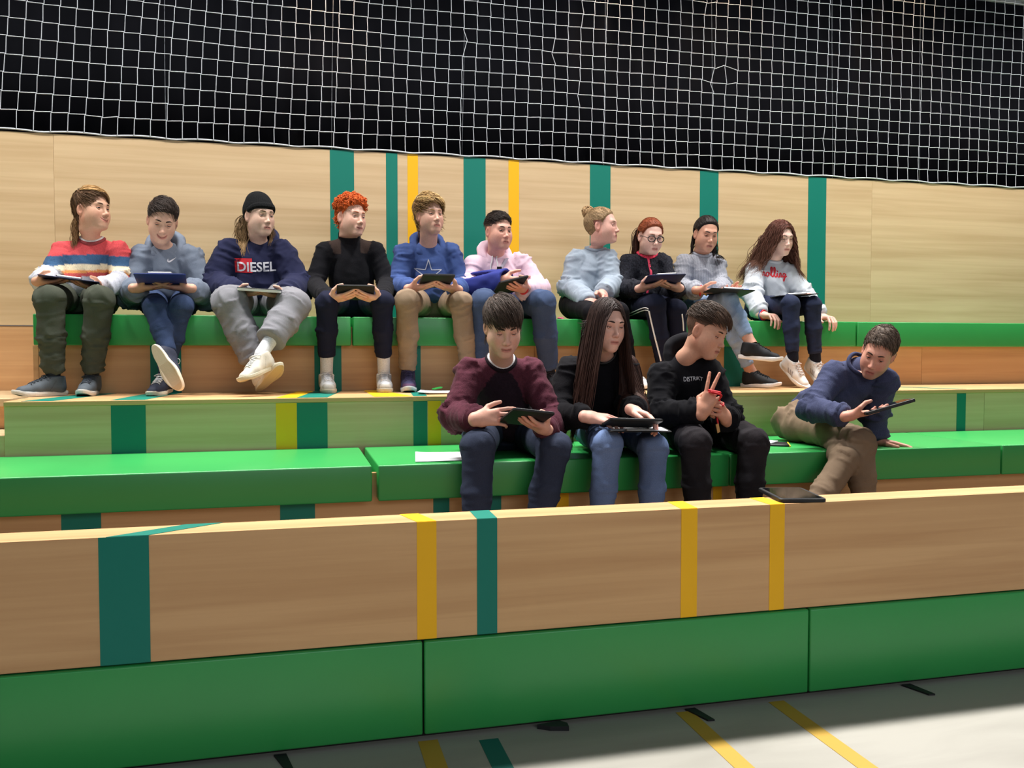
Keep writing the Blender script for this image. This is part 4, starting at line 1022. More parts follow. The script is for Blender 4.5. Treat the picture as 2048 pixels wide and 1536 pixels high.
# ---- 2: grey hoodie
b2 = Board(323, 561, 4.42, .225, .31, 7, yaw=5, roll=-1)
clipboard(b2, 'bright blue clipboard held up by the smiling boy in the grey hoodie', 'clipblue', sheets=2)
I2 = person(dict(seed=2, row=2, head=(325, 441, 4.68), yaw=2, pitch=24, roll=6, hs=.96, hkey=(.96, 1.0, 1.0), skin=(212, 168, 146), brow=(40, 30, 26), iris=(40, 30, 24), lid=-4, blush=.6,
    label='person in a grey hoodie and blue jeans, smiling down at a clipboard',
    neck=(330, 494, 4.79), sh=[(285, 508, 4.80), (384, 508, 4.80)], el=[(264, 588, 4.74), (414, 592, 4.74)], hands=[b2.hold(-1, -.06, .035, ang=10), b2.hold(1, -.06, .035, ang=10)],
    hips=hips(338, 2, .08), knees=[(311, 618, 4.40), (361, 616, 4.40)], ankles=[(340, 716, 4.26), (329, 752, 4.42)], toe=[(.46, -.30, -.80), (-.25, -.95, -.10)], foot_up=[(.30, .92, .12), (0, 0, 1)],
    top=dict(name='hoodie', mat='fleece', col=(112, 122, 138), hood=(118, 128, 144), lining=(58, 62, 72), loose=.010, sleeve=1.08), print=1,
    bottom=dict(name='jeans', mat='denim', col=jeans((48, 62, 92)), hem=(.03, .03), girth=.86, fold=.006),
    shoes=dict(col=(38, 42, 60), sole=(216, 206, 186), lace=(210, 210, 210), tread=(186, 170, 146)), socks=((40, 42, 60), (40, 42, 60))))
# ---- 3: beanie
b3 = Board(522, 580, 4.46, .20, .27, -3, yaw=-2, roll=3, t=.020)
o = b3.slab('notebook', 'paper', z0=-.010, z1=.003, corner=.004); tag(o, 'thick white notebook with a black cover, held by the boy in the beanie', 'notebook')
b3.slab('cover', 'case', b3.w+.006, b3.h+.006, .003, .006, o, .005)
I3 = person(dict(seed=3, row=2, head=(519, 432, 4.74), yaw=28, pitch=4, roll=0, hs=.96, hkey=(.97, 0.0, .95), skin=(222, 184, 164), brow=(96, 72, 50), iris=(70, 80, 90), lid=8, gaze=(8, 0), blush=.6,
    label='person in a black beanie, navy lettered hoodie and baggy grey sweatpants',
    neck=(519, 485, 4.80), sh=[(455, 499, 4.80), (566, 499, 4.80)], el=[(425, 570, 4.76), (597, 573, 4.76)], hands=[b3.hold(-1, -.02, .035), b3.hold(1, -.02, .035)],
    hips=hips(518, 2, .09), knees=[(458, 606, 4.40), (587, 610, 4.40)], ankles=[(520, 742, 4.36), (520, 712, 4.22)], toe=[(.42, -.62, .42), (-.62, -.70, -.30)], foot_up=[(-.2, .4, .9), (-.25, .1, .95)], bare=(0,),
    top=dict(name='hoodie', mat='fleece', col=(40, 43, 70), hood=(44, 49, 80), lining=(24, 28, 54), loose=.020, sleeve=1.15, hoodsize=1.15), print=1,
    bottom=dict(name='sweatpants', mat='fleece', col=(128, 128, 134), hem=(.06, .10), loose=.020, flare=.012, fold=.008),
    shoes=dict(col=(206, 200, 188), sole=(190, 182, 160), lace=(220, 220, 216), tread=(170, 160, 132)), socks=((46, 46, 54), (226, 228, 234))))
# ---- 4: curly orange hair
b4 = Board(711, 585, 4.36, .185, .15, 24, yaw=-2)
tablet(b4, 'black tablet held with both hands by the boy with curly orange hair')
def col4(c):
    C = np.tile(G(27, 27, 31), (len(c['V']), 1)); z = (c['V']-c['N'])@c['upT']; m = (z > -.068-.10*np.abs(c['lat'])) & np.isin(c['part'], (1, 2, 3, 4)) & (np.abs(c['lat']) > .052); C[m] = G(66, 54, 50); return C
I4 = person(dict(seed=4, row=2, head=(702, 435, 4.74), yaw=34, pitch=2, roll=2, hs=.96, hkey=(.98, 0.35, 1.0), skin=(224, 178, 158), brow=(150, 84, 50), iris=(70, 80, 86), gaze=(10, 0), lid=10, lip=(150, 70, 76), blush=.9,
    label='person with curly orange hair in a black turtleneck and navy trousers',
    neck=(699, 478, 4.80), sh=[(648, 495, 4.80), (752, 495, 4.80)], el=[(628, 570, 4.76), (776, 570, 4.76)], hands=[b4.hold(-1, -.005, .064, ang=24), b4.hold(1, -.005, .064, ang=24)],
    hips=hips(706, 2, .085), knees=[(654, 606, 4.41), (764, 606, 4.41)], ankles=[foot(653, 4.48, 2), foot(768, 4.48, 2)], toe=[(.05, -1, 0), (-.06, -1, 0)],
    top=dict(name='turtleneck', mat='knit', col=col4, collar=(27, 27, 31), collar_h=.055, fold=.003), bottom=dict(name='trousers', mat='twill', col=(30, 33, 52), hem=(.10, .10), girth=.94),
    shoes=dict(col=(222, 224, 228), sole=(176, 168, 150), lace=(236, 236, 240), toe=(176, 172, 164), stripe=(36, 36, 40), spring=0), socks=((206, 208, 214), (214, 216, 222))))
# ---- 5: blue hoodie with the star
b5 = Board(872, 562, 4.40, .165, .22, 12, yaw=0)
tablet(b5, 'black tablet held in front of the star on the blue hoodie')
I5 = person(dict(seed=5, row=2, head=(859, 431, 4.72), yaw=26, pitch=0, roll=-2, hs=.96, hkey=(.94, 0.0, 1.0), skin=(216, 170, 150), brow=(150, 112, 70), iris=(60, 60, 62), gaze=(10, 0), lid=12, blush=.8,
    label='person with wavy blond hair in a blue hoodie with a star',
    neck=(856, 492, 4.79), sh=[(807, 500, 4.80), (904, 502, 4.80)], el=[(795, 575, 4.75), (923, 575, 4.75)], hands=[b5.hold(-1, -.04, .066, ang=28), b5.hold(1, -.04, .066, ang=28)],
    hips=hips(868, 2, .085), knees=[(814, 604, 4.41), (922, 606, 4.41)], ankles=[foot(816, 4.48, 2), foot(940, 4.46, 2)], toe=[(-.10, -1, 0), (.2, -1, 0)],
    top=dict(name='hoodie', mat='fleece', col=(66, 86, 138), hood=(66, 86, 138), lining=(24, 30, 58), loose=.010), print=1,
    bottom=dict(name='chinos', mat='twill', col=(142, 122, 102), hem=(.035, .035), fold=.0065, stack=1.2),
    shoes=dict(col=(60, 58, 92), sole=(190, 200, 204), lace=(70, 66, 100), toe=(84, 54, 84), high=.030), socks=((50, 50, 80), (50, 50, 80))))
# ---- 6: pink hoodie, arm in a sling
b6 = Board(1018, 573, 4.40, .17, .20, 20, yaw=8, roll=-14)
tablet(b6, 'black tablet held beside the blue arm sling of the boy in pink')
I6 = person(dict(seed=6, row=2, head=(997, 463, 4.73), yaw=30, pitch=3, roll=0, hs=.95, hkey=(1.06, 0.0, 1.0), skin=(216, 162, 144), brow=(48, 36, 30), iris=(44, 34, 28), gaze=(12, 0), lid=12, blush=.9,
    label='person in a pale pink hoodie with a blue arm sling and blue jeans, upper row',
    neck=(991, 511, 4.79), sh=[(944, 523, 4.80), (1045, 524, 4.80)], el=[(933, 577, 4.72), (1073, 582, 4.74)], hands=[dict(pose='relaxed', w=at(1004, 563, 4.50), dir=(.95, -.25, -.1), palm=(0, 1, .3)), b6.hold(1, .0, .045)],
    hips=hips(1008, 2, .10), knees=[(968, 606, 4.40), (1085, 606, 4.40)], ankles=[foot(966, 4.46, 2), foot(1099, 4.47, 2)], toe=[(-.1, -1, 0), (.15, -1, 0)],
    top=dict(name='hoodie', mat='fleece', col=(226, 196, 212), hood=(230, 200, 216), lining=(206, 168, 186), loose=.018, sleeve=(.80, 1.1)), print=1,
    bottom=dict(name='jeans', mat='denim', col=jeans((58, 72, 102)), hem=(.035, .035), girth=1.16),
    shoes=dict(col=(40, 42, 50), sole=(120, 120, 124), lace=(60, 60, 66)), socks=((40, 40, 46), (40, 40, 46))))
# ---- 7: bun
I7 = person(dict(seed=7, row=2, head=(1204, 452, 4.74), yaw=72, pitch=0, roll=0, hs=.94, hkey=(.93, 0.0, .9), skin=(214, 166, 152), brow=(130, 100, 76), iris=(70, 80, 80), lid=10, blush=1.0,
    label='person with a blond bun in a pale grey sweater, seen in profile',
    neck=(1191, 497, 4.81), sh=[(1151, 515, 4.84), (1216, 514, 4.76)], el=[(1142, 574, 4.80), (1222, 570, 4.70)],
    hands=[dict(pose='relaxed', w=at(1180, 605, 4.55), dir=(.65, -.75, -.25), palm=(.5, .2, -1)), dict(pose='relaxed', w=at(1206, 588, 4.55), dir=(-.1, -.9, -.4), palm=(-.7, 0, -.7))],
    hips=hips(1170, 2, .085), knees=[(1186, 626, 4.42), (1238, 624, 4.40)], ankles=[foot(1200, 4.46, 2), foot(1262, 4.42, 2)], toe=[(.1, -1, 0), (.3, -1, 0)],
    top=dict(name='sweater', mat='fleece', col=(152, 164, 178), collar=(156, 168, 182), loose=.012, sleeve=1.05), bottom=dict(name='leggings', mat='twill', col=(20, 20, 25), hem=(.03, .03), girth=.88, fold=.003),
    shoes=dict(col=(220, 220, 222), sole=(224, 224, 222), lace=(230, 230, 230)), socks=((20, 20, 24), (20, 20, 24))))
# ---- 8: glasses
b8 = Board(1325, 562, 4.40, .205, .29, 9, yaw=-14, roll=-2)
clipboard(b8, 'dark blue clipboard held by the girl with glasses', 'navyboard', sheets=1)
I8 = person(dict(seed=8, row=2, head=(1301, 473, 4.72), yaw=24, pitch=14, roll=2, hs=.93, hkey=(.92, 0.0, .9), skin=(214, 174, 160), brow=(110, 66, 44), iris=(60, 50, 44), lid=-6, blush=.5,
    label='person with glasses and a ponytail in a dark jacket with pink zip',
    neck=(1294, 509, 4.80), sh=[(1257, 522, 4.80), (1325, 521, 4.80)], el=[(1237, 577, 4.74), (1343, 588, 4.72)], hands=[b8.hold(-1, -.04, .035), b8.hold(1, -.06, .030)],
    hips=hips(1288, 2, .085), knees=[(1310, 610, 4.38), (1352, 620, 4.40)], ankles=[foot(1330, 4.42, 2), foot(1360, 4.44, 2)], toe=[(.1, -1, 0), (.2, -1, 0)],
    top=dict(name='jacket', mat='speckle', col=(40, 41, 48), collar=(226, 72, 96), loose=.008, zip=1), bottom=dict(name='track_pants', mat='twill', col=(28, 31, 48), hem=(.03, .03), girth=.95, fold=.004),
    shoes=dict(col=(226, 226, 228), sole=(224, 224, 222), lace=(230, 230, 230)), socks=((30, 30, 40), (30, 30, 40))))
# ---- 9: grey knit, crossed legs
b9 = Board(1453, 585, 4.36, .24, .30, 3, yaw=-14, roll=3)
clipboard(b9, 'black clipboard with pens on the grey-knit girl\'s raised knee', 'case', sheets=1)
def col9(c):
    w = .5+.5*np.sign(np.sin(c['lat']*420)); C = np.tile(G(150, 153, 163), (len(w), 1)); return C*(.86+.22*w[:, None])
I9 = person(dict(seed=9, row=2, head=(1412, 468, 4.74), yaw=22, pitch=14, roll=4, hs=.93, hkey=(.93, 0.0, .9), skin=(198, 148, 126), brow=(36, 26, 24), iris=(36, 26, 22), lid=-6, blush=.4, lip=(168, 92, 88),
    label='person with a dark ponytail in a grey knit sweater, legs crossed',
    neck=(1404, 508, 4.81), sh=[(1367, 523, 4.82), (1433, 524, 4.79)], el=[(1361, 579, 4.76), (1440, 572, 4.73)], hands=[dict(pose='support', w=at(1397, 581, 4.47), dir=(.85, -.45, -.1), palm=(0, .1, 1)), dict(pose='support', w=at(1448, 583, 4.52), dir=(-.1, -.95, 0), palm=(0, 0, 1))],
    hips=hips(1400, 2, .085), knees=[(1457, 598, 4.38), (1447, 622, 4.43)], ankles=[(1503, 690, 4.24), foot(1503, 4.44, 2)], toe=[(.88, -.38, -.10), (.62, -.78, 0)], foot_up=[(.1, 0, 1), (0, 0, 1)], bare=(0, 1),
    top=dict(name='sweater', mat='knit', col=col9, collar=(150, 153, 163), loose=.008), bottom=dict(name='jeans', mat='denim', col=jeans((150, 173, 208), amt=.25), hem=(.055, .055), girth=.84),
    shoes=dict(col=(26, 27, 31), sole=(226, 226, 228), lace=(26, 27, 31), size=.90)))
# ---- 10: white sweatshirt
b10 = Board(1584, 592, 4.52, .235, .30, -1, yaw=-20, roll=-3)
clipboard(b10, 'dark clipboard with papers on the thighs of the white-sweatshirt girl', 'case', sheets=2)
I10 = person(dict(seed=10, row=2, head=(1561, 476, 4.74), yaw=34, pitch=12, roll=0, hs=.92, hkey=(.91, 0.0, .9), skin=(226, 188, 172), brow=(84, 56, 46), iris=(60, 50, 44), lid=-4, blush=.5, lip=(188, 98, 96),
    label='person with long wavy auburn hair in a white sweatshirt with red script',
    neck=(1545, 522, 4.81), sh=[(1510, 536, 4.82), (1576, 540, 4.78)], el=[(1502, 588, 4.72), (1610, 590, 4.72)], hands=[dict(pose='edge', w=at(1524, 630, 4.56), dir=(.38, -.92, -.08), palm=(0, -.15, -1)), dict(pose='edge', w=at(1643, 634, 4.58), dir=(.15, -.95, -.1), palm=(0, -.15, -1))],
    hips=hips(1540, 2, .085), knees=[(1581, 608, 4.40), (1624, 611, 4.40)], ankles=[(1586, 722, 4.38), (1631, 724, 4.40)], toe=[(.25, -.62, -.55), (.10, -.8, -.5)], foot_up=[(0, -.4, .9), (0, -.4, .9)],
    top=dict(name='sweatshirt', mat='fleece', col=(190, 196, 204), collar=(186, 192, 200), loose=.008), print=1,
    bottom=dict(name='jeans', mat='denim', col=jeans((38, 45, 68), amt=.35), hem=(.05, .05), girth=.84), socks=((28, 30, 40), (28, 30, 40)),
    shoes=dict(col=(226, 222, 218), sole=(232, 230, 226), lace=(214, 196, 186), stripe=(150, 140, 140), size=.9)))
# ---- 11: maroon sweater, lower row
b11 = Board(1052, 835, 3.10, .16, .22, 17, yaw=0, roll=7)
tablet(b11, 'black tablet held in the left hand of the boy in the maroon sweater')
def col11(c):
    V = c['V']; C = np.tile(G(38, 27, 35), (len(V), 1)); slv = np.isin(c['part'], (3, 4, 5, 6, 7, 8, 9, 10)); C[slv] = G(82, 42, 54)
    return C*(1+.22*vnoise(V*150)[:, None])
I11 = person(dict(seed=11, row=1, head=(1006, 652, 3.36), yaw=12, pitch=24, roll=-2, hs=.99, hkey=(1.0, .25, 1.05), skin=(218, 172, 154), brow=(48, 36, 30), iris=(50, 40, 34), lid=-8, blush=.9,
    label='person with a dark fringe in a maroon and black sweater, leftmost of the lower row',
    neck=(1002, 722, 3.48), sh=[(936, 736, 3.50), (1062, 736, 3.50)], el=[(912, 832, 3.42), (1108, 842, 3.42)], hands=[dict(pose='relaxed', w=at(957, 838, 3.20), dir=(.90, -.20, .10), palm=(.2, .9, -.3)), b11.hold(1, -.03, .045)],
    hips=hips(1010, 1, .095), knees=[(957, 893, 3.20), (1108, 897, 3.20)], ankles=[foot(950, 3.17, 1, v=1050), foot(1068, 3.17, 1, v=1050)], toe=[(-.1, -1, 0), (.1, -1, 0)],
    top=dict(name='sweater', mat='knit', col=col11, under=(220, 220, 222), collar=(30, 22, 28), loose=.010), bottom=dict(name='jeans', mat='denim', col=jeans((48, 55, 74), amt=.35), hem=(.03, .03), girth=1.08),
    shoes=dict(col=(50, 50, 56), sole=(200, 200, 200), lace=(60, 60, 66)), socks=((40, 40, 46), (40, 40, 46))))
# ---- 12: long dark hair, lower row
b12 = Board(1262, 846, 3.12, .21, .17, 14, yaw=-6, roll=2)
tablet(b12, 'black tablet on the lap of the girl with very long dark hair')
b12b = Board(1274, 859, 3.16, .24, .24, 1, yaw=-16, roll=0)
clipboard(b12b, 'dark clipboard lying under the tablet of the girl with long dark hair', 'case', sheets=1)
I12 = person(dict(seed=12, row=1, head=(1214, 648, 3.38), yaw=28, pitch=10, roll=3, hs=.95, hkey=(.93, 0.0, .92), skin=(222, 176, 160), brow=(50, 34, 30), iris=(50, 40, 34), lid=-4, blush=.7, lip=(184, 92, 92),
    label='person with very long straight dark hair, black sweater and blue jeans',
    neck=(1206, 712, 3.48), sh=[(1137, 731, 3.51), (1252, 728, 3.47)], el=[(1112, 834, 3.44), (1266, 812, 3.40)], hands=[dict(pose='relaxed', w=at(1176, 834, 3.22), dir=(.90, -.30, -.12), palm=(.25, .4, -.9)), dict(pose='relaxed', w=at(1268, 822, 3.22), dir=(.50, -.80, -.25), palm=(-.5, .0, -.85))],
    hips=hips(1218, 1, .09), knees=[(1214, 890, 3.17), (1306, 897, 3.19)], ankles=[foot(1199, 3.15, 1, v=1050), foot(1301, 3.16, 1, v=1050)], toe=[(-.05, -1, 0), (.1, -1, 0)],
    top=dict(name='sweater', mat='knit', col=(20, 19, 23), collar=(20, 19, 23), loose=.008), bottom=dict(name='jeans', mat='denim', col=jeans((98, 118, 158), amt=.4), hem=(.03, .03), girth=.96),
    shoes=dict(col=(40, 40, 46), sole=(200, 200, 200), lace=(60, 60, 66)), socks=((40, 40, 46), (40, 40, 46))))
# ---- 13: black hoodie, profile
I13 = person(dict(seed=13, row=1, head=(1413, 661, 3.42), yaw=58, pitch=22, roll=4, hs=.97, hkey=(.97, 0.0, 1.0), skin=(206, 156, 132), brow=(66, 48, 38), iris=(50, 40, 34), lid=-8, blush=.7,
    label='person in a black hoodie with small white lettering, looking down sideways',
    neck=(1372, 716, 3.50), sh=[(1324, 742, 3.54), (1422, 738, 3.46)], el=[(1320, 830, 3.46), (1452, 836, 3.40)],
    hands=[dict(pose='vsign', w=at(1405, 823, 3.24), dir=(.45, -.15, .88), palm=(.40, .88, -.10)), dict(pose='fist', w=at(1452, 838, 3.26), dir=(-.62, -.50, .55), palm=(-.45, .85, -.1))],
    hips=hips(1390, 1, .095), knees=[(1390, 888, 3.19), (1506, 886, 3.21)], ankles=[foot(1398, 3.17, 1, v=1050), foot(1492, 3.18, 1, v=1050)], toe=[(-.05, -1, 0), (.1, -1, 0)],
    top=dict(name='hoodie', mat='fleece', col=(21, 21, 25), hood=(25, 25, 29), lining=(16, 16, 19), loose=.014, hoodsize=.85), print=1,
    bottom=dict(name='jeans', mat='denim', col=jeans((30, 29, 33), fade=(2.6, 2.1, 2.0), amt=.45), hem=(.03, .03), girth=1.06),
    shoes=dict(col=(30, 30, 34), sole=(190, 190, 190), lace=(40, 40, 44)), socks=((30, 30, 34), (30, 30, 34))))
# ---- 14: man leaning forward
b14 = Board(1772, 814, 3.16, .20, .24, 4, yaw=-28, roll=-18, t=.014)
tablet(b14, 'black tablet seen edge-on in the hand of the man in the blue sweater')
I14 = person(dict(seed=14, row=1, head=(1757, 704, 3.30), yaw=-12, pitch=22, roll=20, hs=.98, hkey=(.97, 0.0, 1.0), skin=(206, 150, 130), brow=(50, 36, 30), iris=(44, 34, 28), lid=2, gaze=(-10, 0), blush=.8, beard=.5, hx=.88,
    label='man in a blue sweater and khaki trousers leaning forward, rightmost of the lower row',
    neck=(1722, 730, 3.40), sh=[(1667, 738, 3.46), (1772, 752, 3.36)], el=[(1622, 818, 3.40), (1748, 832, 3.46)],
    hands=[dict(pose='support', w=at(1697, 832, 3.20), dir=(.93, -.25, .14), palm=(-.1, .25, .95)), dict(pose='flat', w=at(1757, 882, 3.44), dir=(.80, -.56, -.14), palm=(-.05, -.1, -1))],
    hips=hips(1618, 1, .095, dy=.02), knees=[(1722, 884, 3.22), (1690, 920, 3.20)], ankles=[foot(1728, 3.16, 1, v=1050), foot(1596, 3.12, 1, v=1050)], toe=[(.1, -1, 0), (-.3, -1, 0)],
    top=dict(name='sweater', mat='knit', col=(64, 69, 96), collar=(60, 65, 92), loose=.004), bottom=dict(name='trousers', mat='twill', col=(122, 104, 86), hem=(.03, .03), girth=1.0, fold=.007),
    shoes=dict(col=(70, 56, 46), sole=(60, 50, 44), lace=(80, 66, 56)), socks=((60, 60, 66), (60, 60, 66))))

# ---------------------------------------------------------------- hair, person by person (local head axes; x towards the left of the photo for a face turned to it)
def style(I, col, line=LINE_SHORT, top=.018, side=.006, fringe=.0, n=420, length=.045, lift=.010, rad=.0032, crown=(0, -.055, .10), extra=(0, .25, -.1), curl=0.0, clump=.35, var=.2, sidecol=None, toponly=False, flow=None, capflow=(10, 60, 25), ramp=.014, free=.55):
    top, side = top*.72, side*.65
    col = G(*col); c, q, cc, bv, bn, s = hair_cap(I['hv'], I['hq'], I['hn'], line, top, side, col, fringe, clump, capflow, ramp)
    if sidecol is not None:
        w = sstep(.055, .035, bv[:, 2])[:, None]; cc = cc*(1-w) + G(*sidecol)*w*(1+.15*vnoise(bv*300)[:, None])
    parts = [(I['toW'](c), q, cc)]
    cr = np.array(crown); ex = np.array(extra)
    fl = flow or (lambda p: nrm(p-cr) + ex)
    sel = (bv[:, 2] > .045) if toponly else None
    if n:
        v, q2, c2 = short_locks(c, bn, s, n, length, lift, rad, fl, col, I['rnd'], var, 4, .9, curl, sel, free)
        parts.append((I['toW'](v), q2, c2))
    return parts, c, bn, s, bv
def comb_to(pt): pt = np.array(pt); return lambda p: nrm(pt-p)
def wdir(I, v): return I['R']@np.array(v, float)
def lw(I, v): return I['hc'] + I['hs']*(I['R']@(np.array(v, float)*I['HX']))
def tail(I, pt, d, n, seg, step, col, rad=.0042, spread=.014, grav=.5, wav=.006, bias=None, tip=None, inertia=.6):
    P0 = lw(I, pt) + I['rnd'].randn(int(n*3), 3)*spread; f = head_collide(I); dw = wdir(I, d)
    return long_locks(P0, np.tile(dw, (int(n*3), 1)) + .15*I['rnd'].randn(int(n*3), 3), int(n*3), seg, step, rad*.46, G(*col), f, I['rnd'], grav, wav, .005, None if tip is None else G(*tip), .22, .9, None, inertia)
def falling(I, c, bn, s, n, seg, step, col, rad=.0042, grav=.5, wav=.0, sel=None, tip=None, back=-.35, out=1.0, margin=.006, freq=1.2, var=.2, inertia=.55, bias=None):
    n = int(n*2.7); rad = rad*.5
    ok = np.nonzero((s > .012) & (sel(c) if sel else True))[0]; i = I['rnd'].choice(ok, n); p = c[i]
    d = np.stack([np.sign(p[:, 0]+1e-6)*out, np.where(p[:, 1] > -.02, back, -.6), -.25*np.ones(n)], -1)
    d = d - bn[i]*(d*bn[i]).sum(1, keepdims=True)
    return long_locks(I['toW'](p), d@I['R'].T, n, seg, step, rad, G(*col), head_collide(I), I['rnd'], grav, wav, margin, None if tip is None else G(*tip), var, freq, None, inertia, None if bias is None else np.where(p[:, :1] > 0, np.array(bias[0]), np.array(bias[1])))
# 1 swept light-brown hair with a low tail behind the neck
ps, c, bn, s, bv = style(I1, (92, 66, 44), LINE_SHORT, .018, .007, .004, 520, .050, .010, .0030, (.05, -.03, .10), (-.5, .2, .05))
ps2 = short_locks(c, bn, s, 160, .055, .018, .0034, lambda p: nrm(p-np.array((.05, -.02, .09)))+np.array((-.4, .3, .15)), G(176, 138, 88), I1['rnd'], .2, 4, .9, 0, (bv[:, 2] > .085) & (bv[:, 1] > -.02))
ps.append((I1['toW'](ps2[0]), ps2[1], ps2[2])); ps.append(tail(I1, (.030, -.080, -.045), (.12, -.5, -.7), 30, 8, .017, (140, 106, 72), spread=.010)); add_hair(I1, ps)
# 2 short dark hair
ps, *_ = style(I2, (54, 43, 38), LINE_SHORT, .017, .004, .007, 480, .035, .010, .0030, (.05, -.05, .09), (-.5, .5, .1), sidecol=(52, 40, 36)); add_hair(I2, ps)
# 3 beanie over long fair hair
def cap_mesh(I, line, thick, col, extra=0.0):
    hv, hq, hn = I['hv'], I['hq'], I['hn']; s = scalp_line(hv, line); ear = (np.abs(hv[:, 0]) > .076) & (hv[:, 2] < .02)
    s = np.where(ear, -1, s); fk = (s > -.004)[hq].all(1); Q = hq[fk]; used = np.unique(Q); mp = -np.ones(len(hv), int); mp[used] = np.arange(len(used)); V = hv[used]; n = hn[used]; s = s[used]
    w = sstep(-.004, .006, s); rib = .0012*np.sign(np.sin(np.arctan2(V[:, 0], V[:, 1]+.01)*44))
    T = (thick + rib + extra*sstep(.07, .12, V[:, 2]) + .005*sstep(.030, .022, s)*sstep(-.001, .003, s))*w - .003*(1-w)
    return I['toW'](V + n*T[:, None] + np.array((0, -.012, 0))*sstep(.06, .12, V[:, 2])[:, None]), mp[Q], np.tile(G(*col), (len(V), 1))
LB = ((-.11, -.036), (-.03, -.020), (.02, .018), (.05, .034), (.11, .040))
v, q, cc = cap_mesh(I3, LB, .012, (24, 25, 27), .014); mesh_obj('beanie', v, q, M['knit'], I3['body'], cc)
c, q, cc, bv, bn, s = hair_cap(I3['hv'], I3['hq'], I3['hn'], LINE_LONG, .004, .006, G(92, 74, 54)); ps = [(I3['toW'](c), q, cc)]
ps.append(falling(I3, c, bn, s, 190, 9, .020, (104, 82, 58), .0046, wav=.007, sel=lambda p: (p[:, 2] < .022) & (p[:, 1] < .035), tip=(172, 140, 98), out=.6)); ps.append(tail(I3, (-.066, -.02, -.02), (-.5, -.1, -1), 70, 8, .017, (104, 82, 58), .003, .012, wav=.006, tip=(160, 128, 90))); add_hair(I3, ps)
# 4 orange curls
ps, c, bn, s, bv = style(I4, (186, 84, 34), LINE_SHORT, .026, .007, .006, 0, clump=.6, capflow=(26, 26, 26))
for n_, L_, lf, sl_ in ((560, .045, .018, bv[:, 2] > .050), (200, .026, .006, bv[:, 2] < .06)):
    v, q2, c2 = short_locks(c, bn, s, n_, L_, lf, .0036, lambda p: nrm(p-np.array((0, -.03, .03)))+I4['rnd'].randn(len(p), 3)*.5, G(214, 100, 42), I4['rnd'], .25, 7, .35, .0060, sl_, 1.0)
    ps.append((I4['toW'](v), q2, c2))
add_hair(I4, ps)
# 5 wavy blond
ps, c, bn, s, bv = style(I5, (128, 98, 60), LINE_SHORT, .026, .012, .006, 560, .062, .016, .0036, (.045, -.05, .09), (-.35, .25, .1), curl=.0042)
v, q2, c2 = short_locks(c, bn, s, 170, .060, .022, .0036, lambda p: nrm(p-np.array((.04, -.03, .08)))+np.array((-.3, .3, .2)), G(196, 164, 112), I5['rnd'], .2, 5, .8, .005, bv[:, 2] > .07)
ps.append((I5['toW'](v), q2, c2)); add_hair(I5, ps)
# 6 fade
ps, *_ = style(I6, (44, 34, 30), LINE_SHORT, .016, .0025, .006, 420, .026, .010, .0028, (.03, -.06, .09), (-.3, .6, .2), sidecol=(104, 82, 74), toponly=True); add_hair(I6, ps)
# 7 bun
def bun(I, pt, r, col, n=70):
    rn = I['rnd']; P = []; C_ = lw(I, pt)
    for k in range(n):
        ax = nrm(rn.randn(3)*np.array((1, 1, 1))); e = nrm(np.cross(ax, rn.randn(3))); g = np.cross(ax, e); a0 = rn.rand()*6.28; a = a0+np.linspace(0, 2.6, 9); rr = r*(.78+.34*rn.rand())
        P.append(C_ + rr*(np.cos(a)[:, None]*e + np.sin(a)[:, None]*g))
    P = np.stack(P); R_ = .0052*np.tile(1-.6*np.abs(np.linspace(-1, 1, 9))**3, (n, 1)); v, q = lock_tubes(P, R_)
    return v, q, np.repeat(np.clip(G(*col)*(1+.25*rn.randn(n, 1)), 0, 1), 36, axis=0)
ps, *_ = style(I7, (146, 120, 88), LINE_LONG, .012, .017, 0, 420, .075, .003, .0026, flow=comb_to((0, -.085, .095)), clump=.15, capflow=(50, 12, 25), ramp=.030, free=.05); ps.append(bun(I7, (.0, -.096, .096), .034, (160, 130, 94)))
add_hair(I7, ps)
# 8 ponytail
ps, *_ = style(I8, (126, 62, 36), LINE_LONG, .013, .017, 0, 420, .080, .003, .0026, flow=comb_to((0, -.11, .045)), clump=.15, capflow=(50, 12, 25), ramp=.030, free=.05)
ps.append(tail(I8, (.012, -.112, .040), (.55, -.6, .1), 80, 13, .020, (62, 38, 30), spread=.010, wav=.004)); add_hair(I8, ps)
mb = MB(); mb.tube([lw(I8, (.010, -.108, .042)) + .016*(math.cos(a)*wdir(I8, (0, .2, 1)) + math.sin(a)*wdir(I8, (1, .6, 0))*.8) for a in np.linspace(0, 6.28, 17)[:-1]], .0045, 6, closed=True); mb.build('hair_tie', M['wire'], I8['body'])
# 9 dark ponytail falling over the far shoulder
ps, *_ = style(I9, (30, 23, 23), LINE_LONG, .013, .017, 0, 420, .080, .003, .0026, flow=comb_to((0, -.10, .075)), clump=.15, capflow=(50, 12, 25), ramp=.030, free=.05)
ps.append(bun(I9, (0, -.098, .085), .016, (30, 23, 23), 30)); ps.append(tail(I9, (-.050, -.080, .02), (-.65, .25, -.6), 100, 12, .019, (30, 23, 23), spread=.012, wav=.008)); ps.append(tail(I9, (.045, -.065, -.03), (.3, -.2, -1), 30, 6, .018, (30, 23, 23), spread=.009, wav=.005)); add_hair(I9, ps)
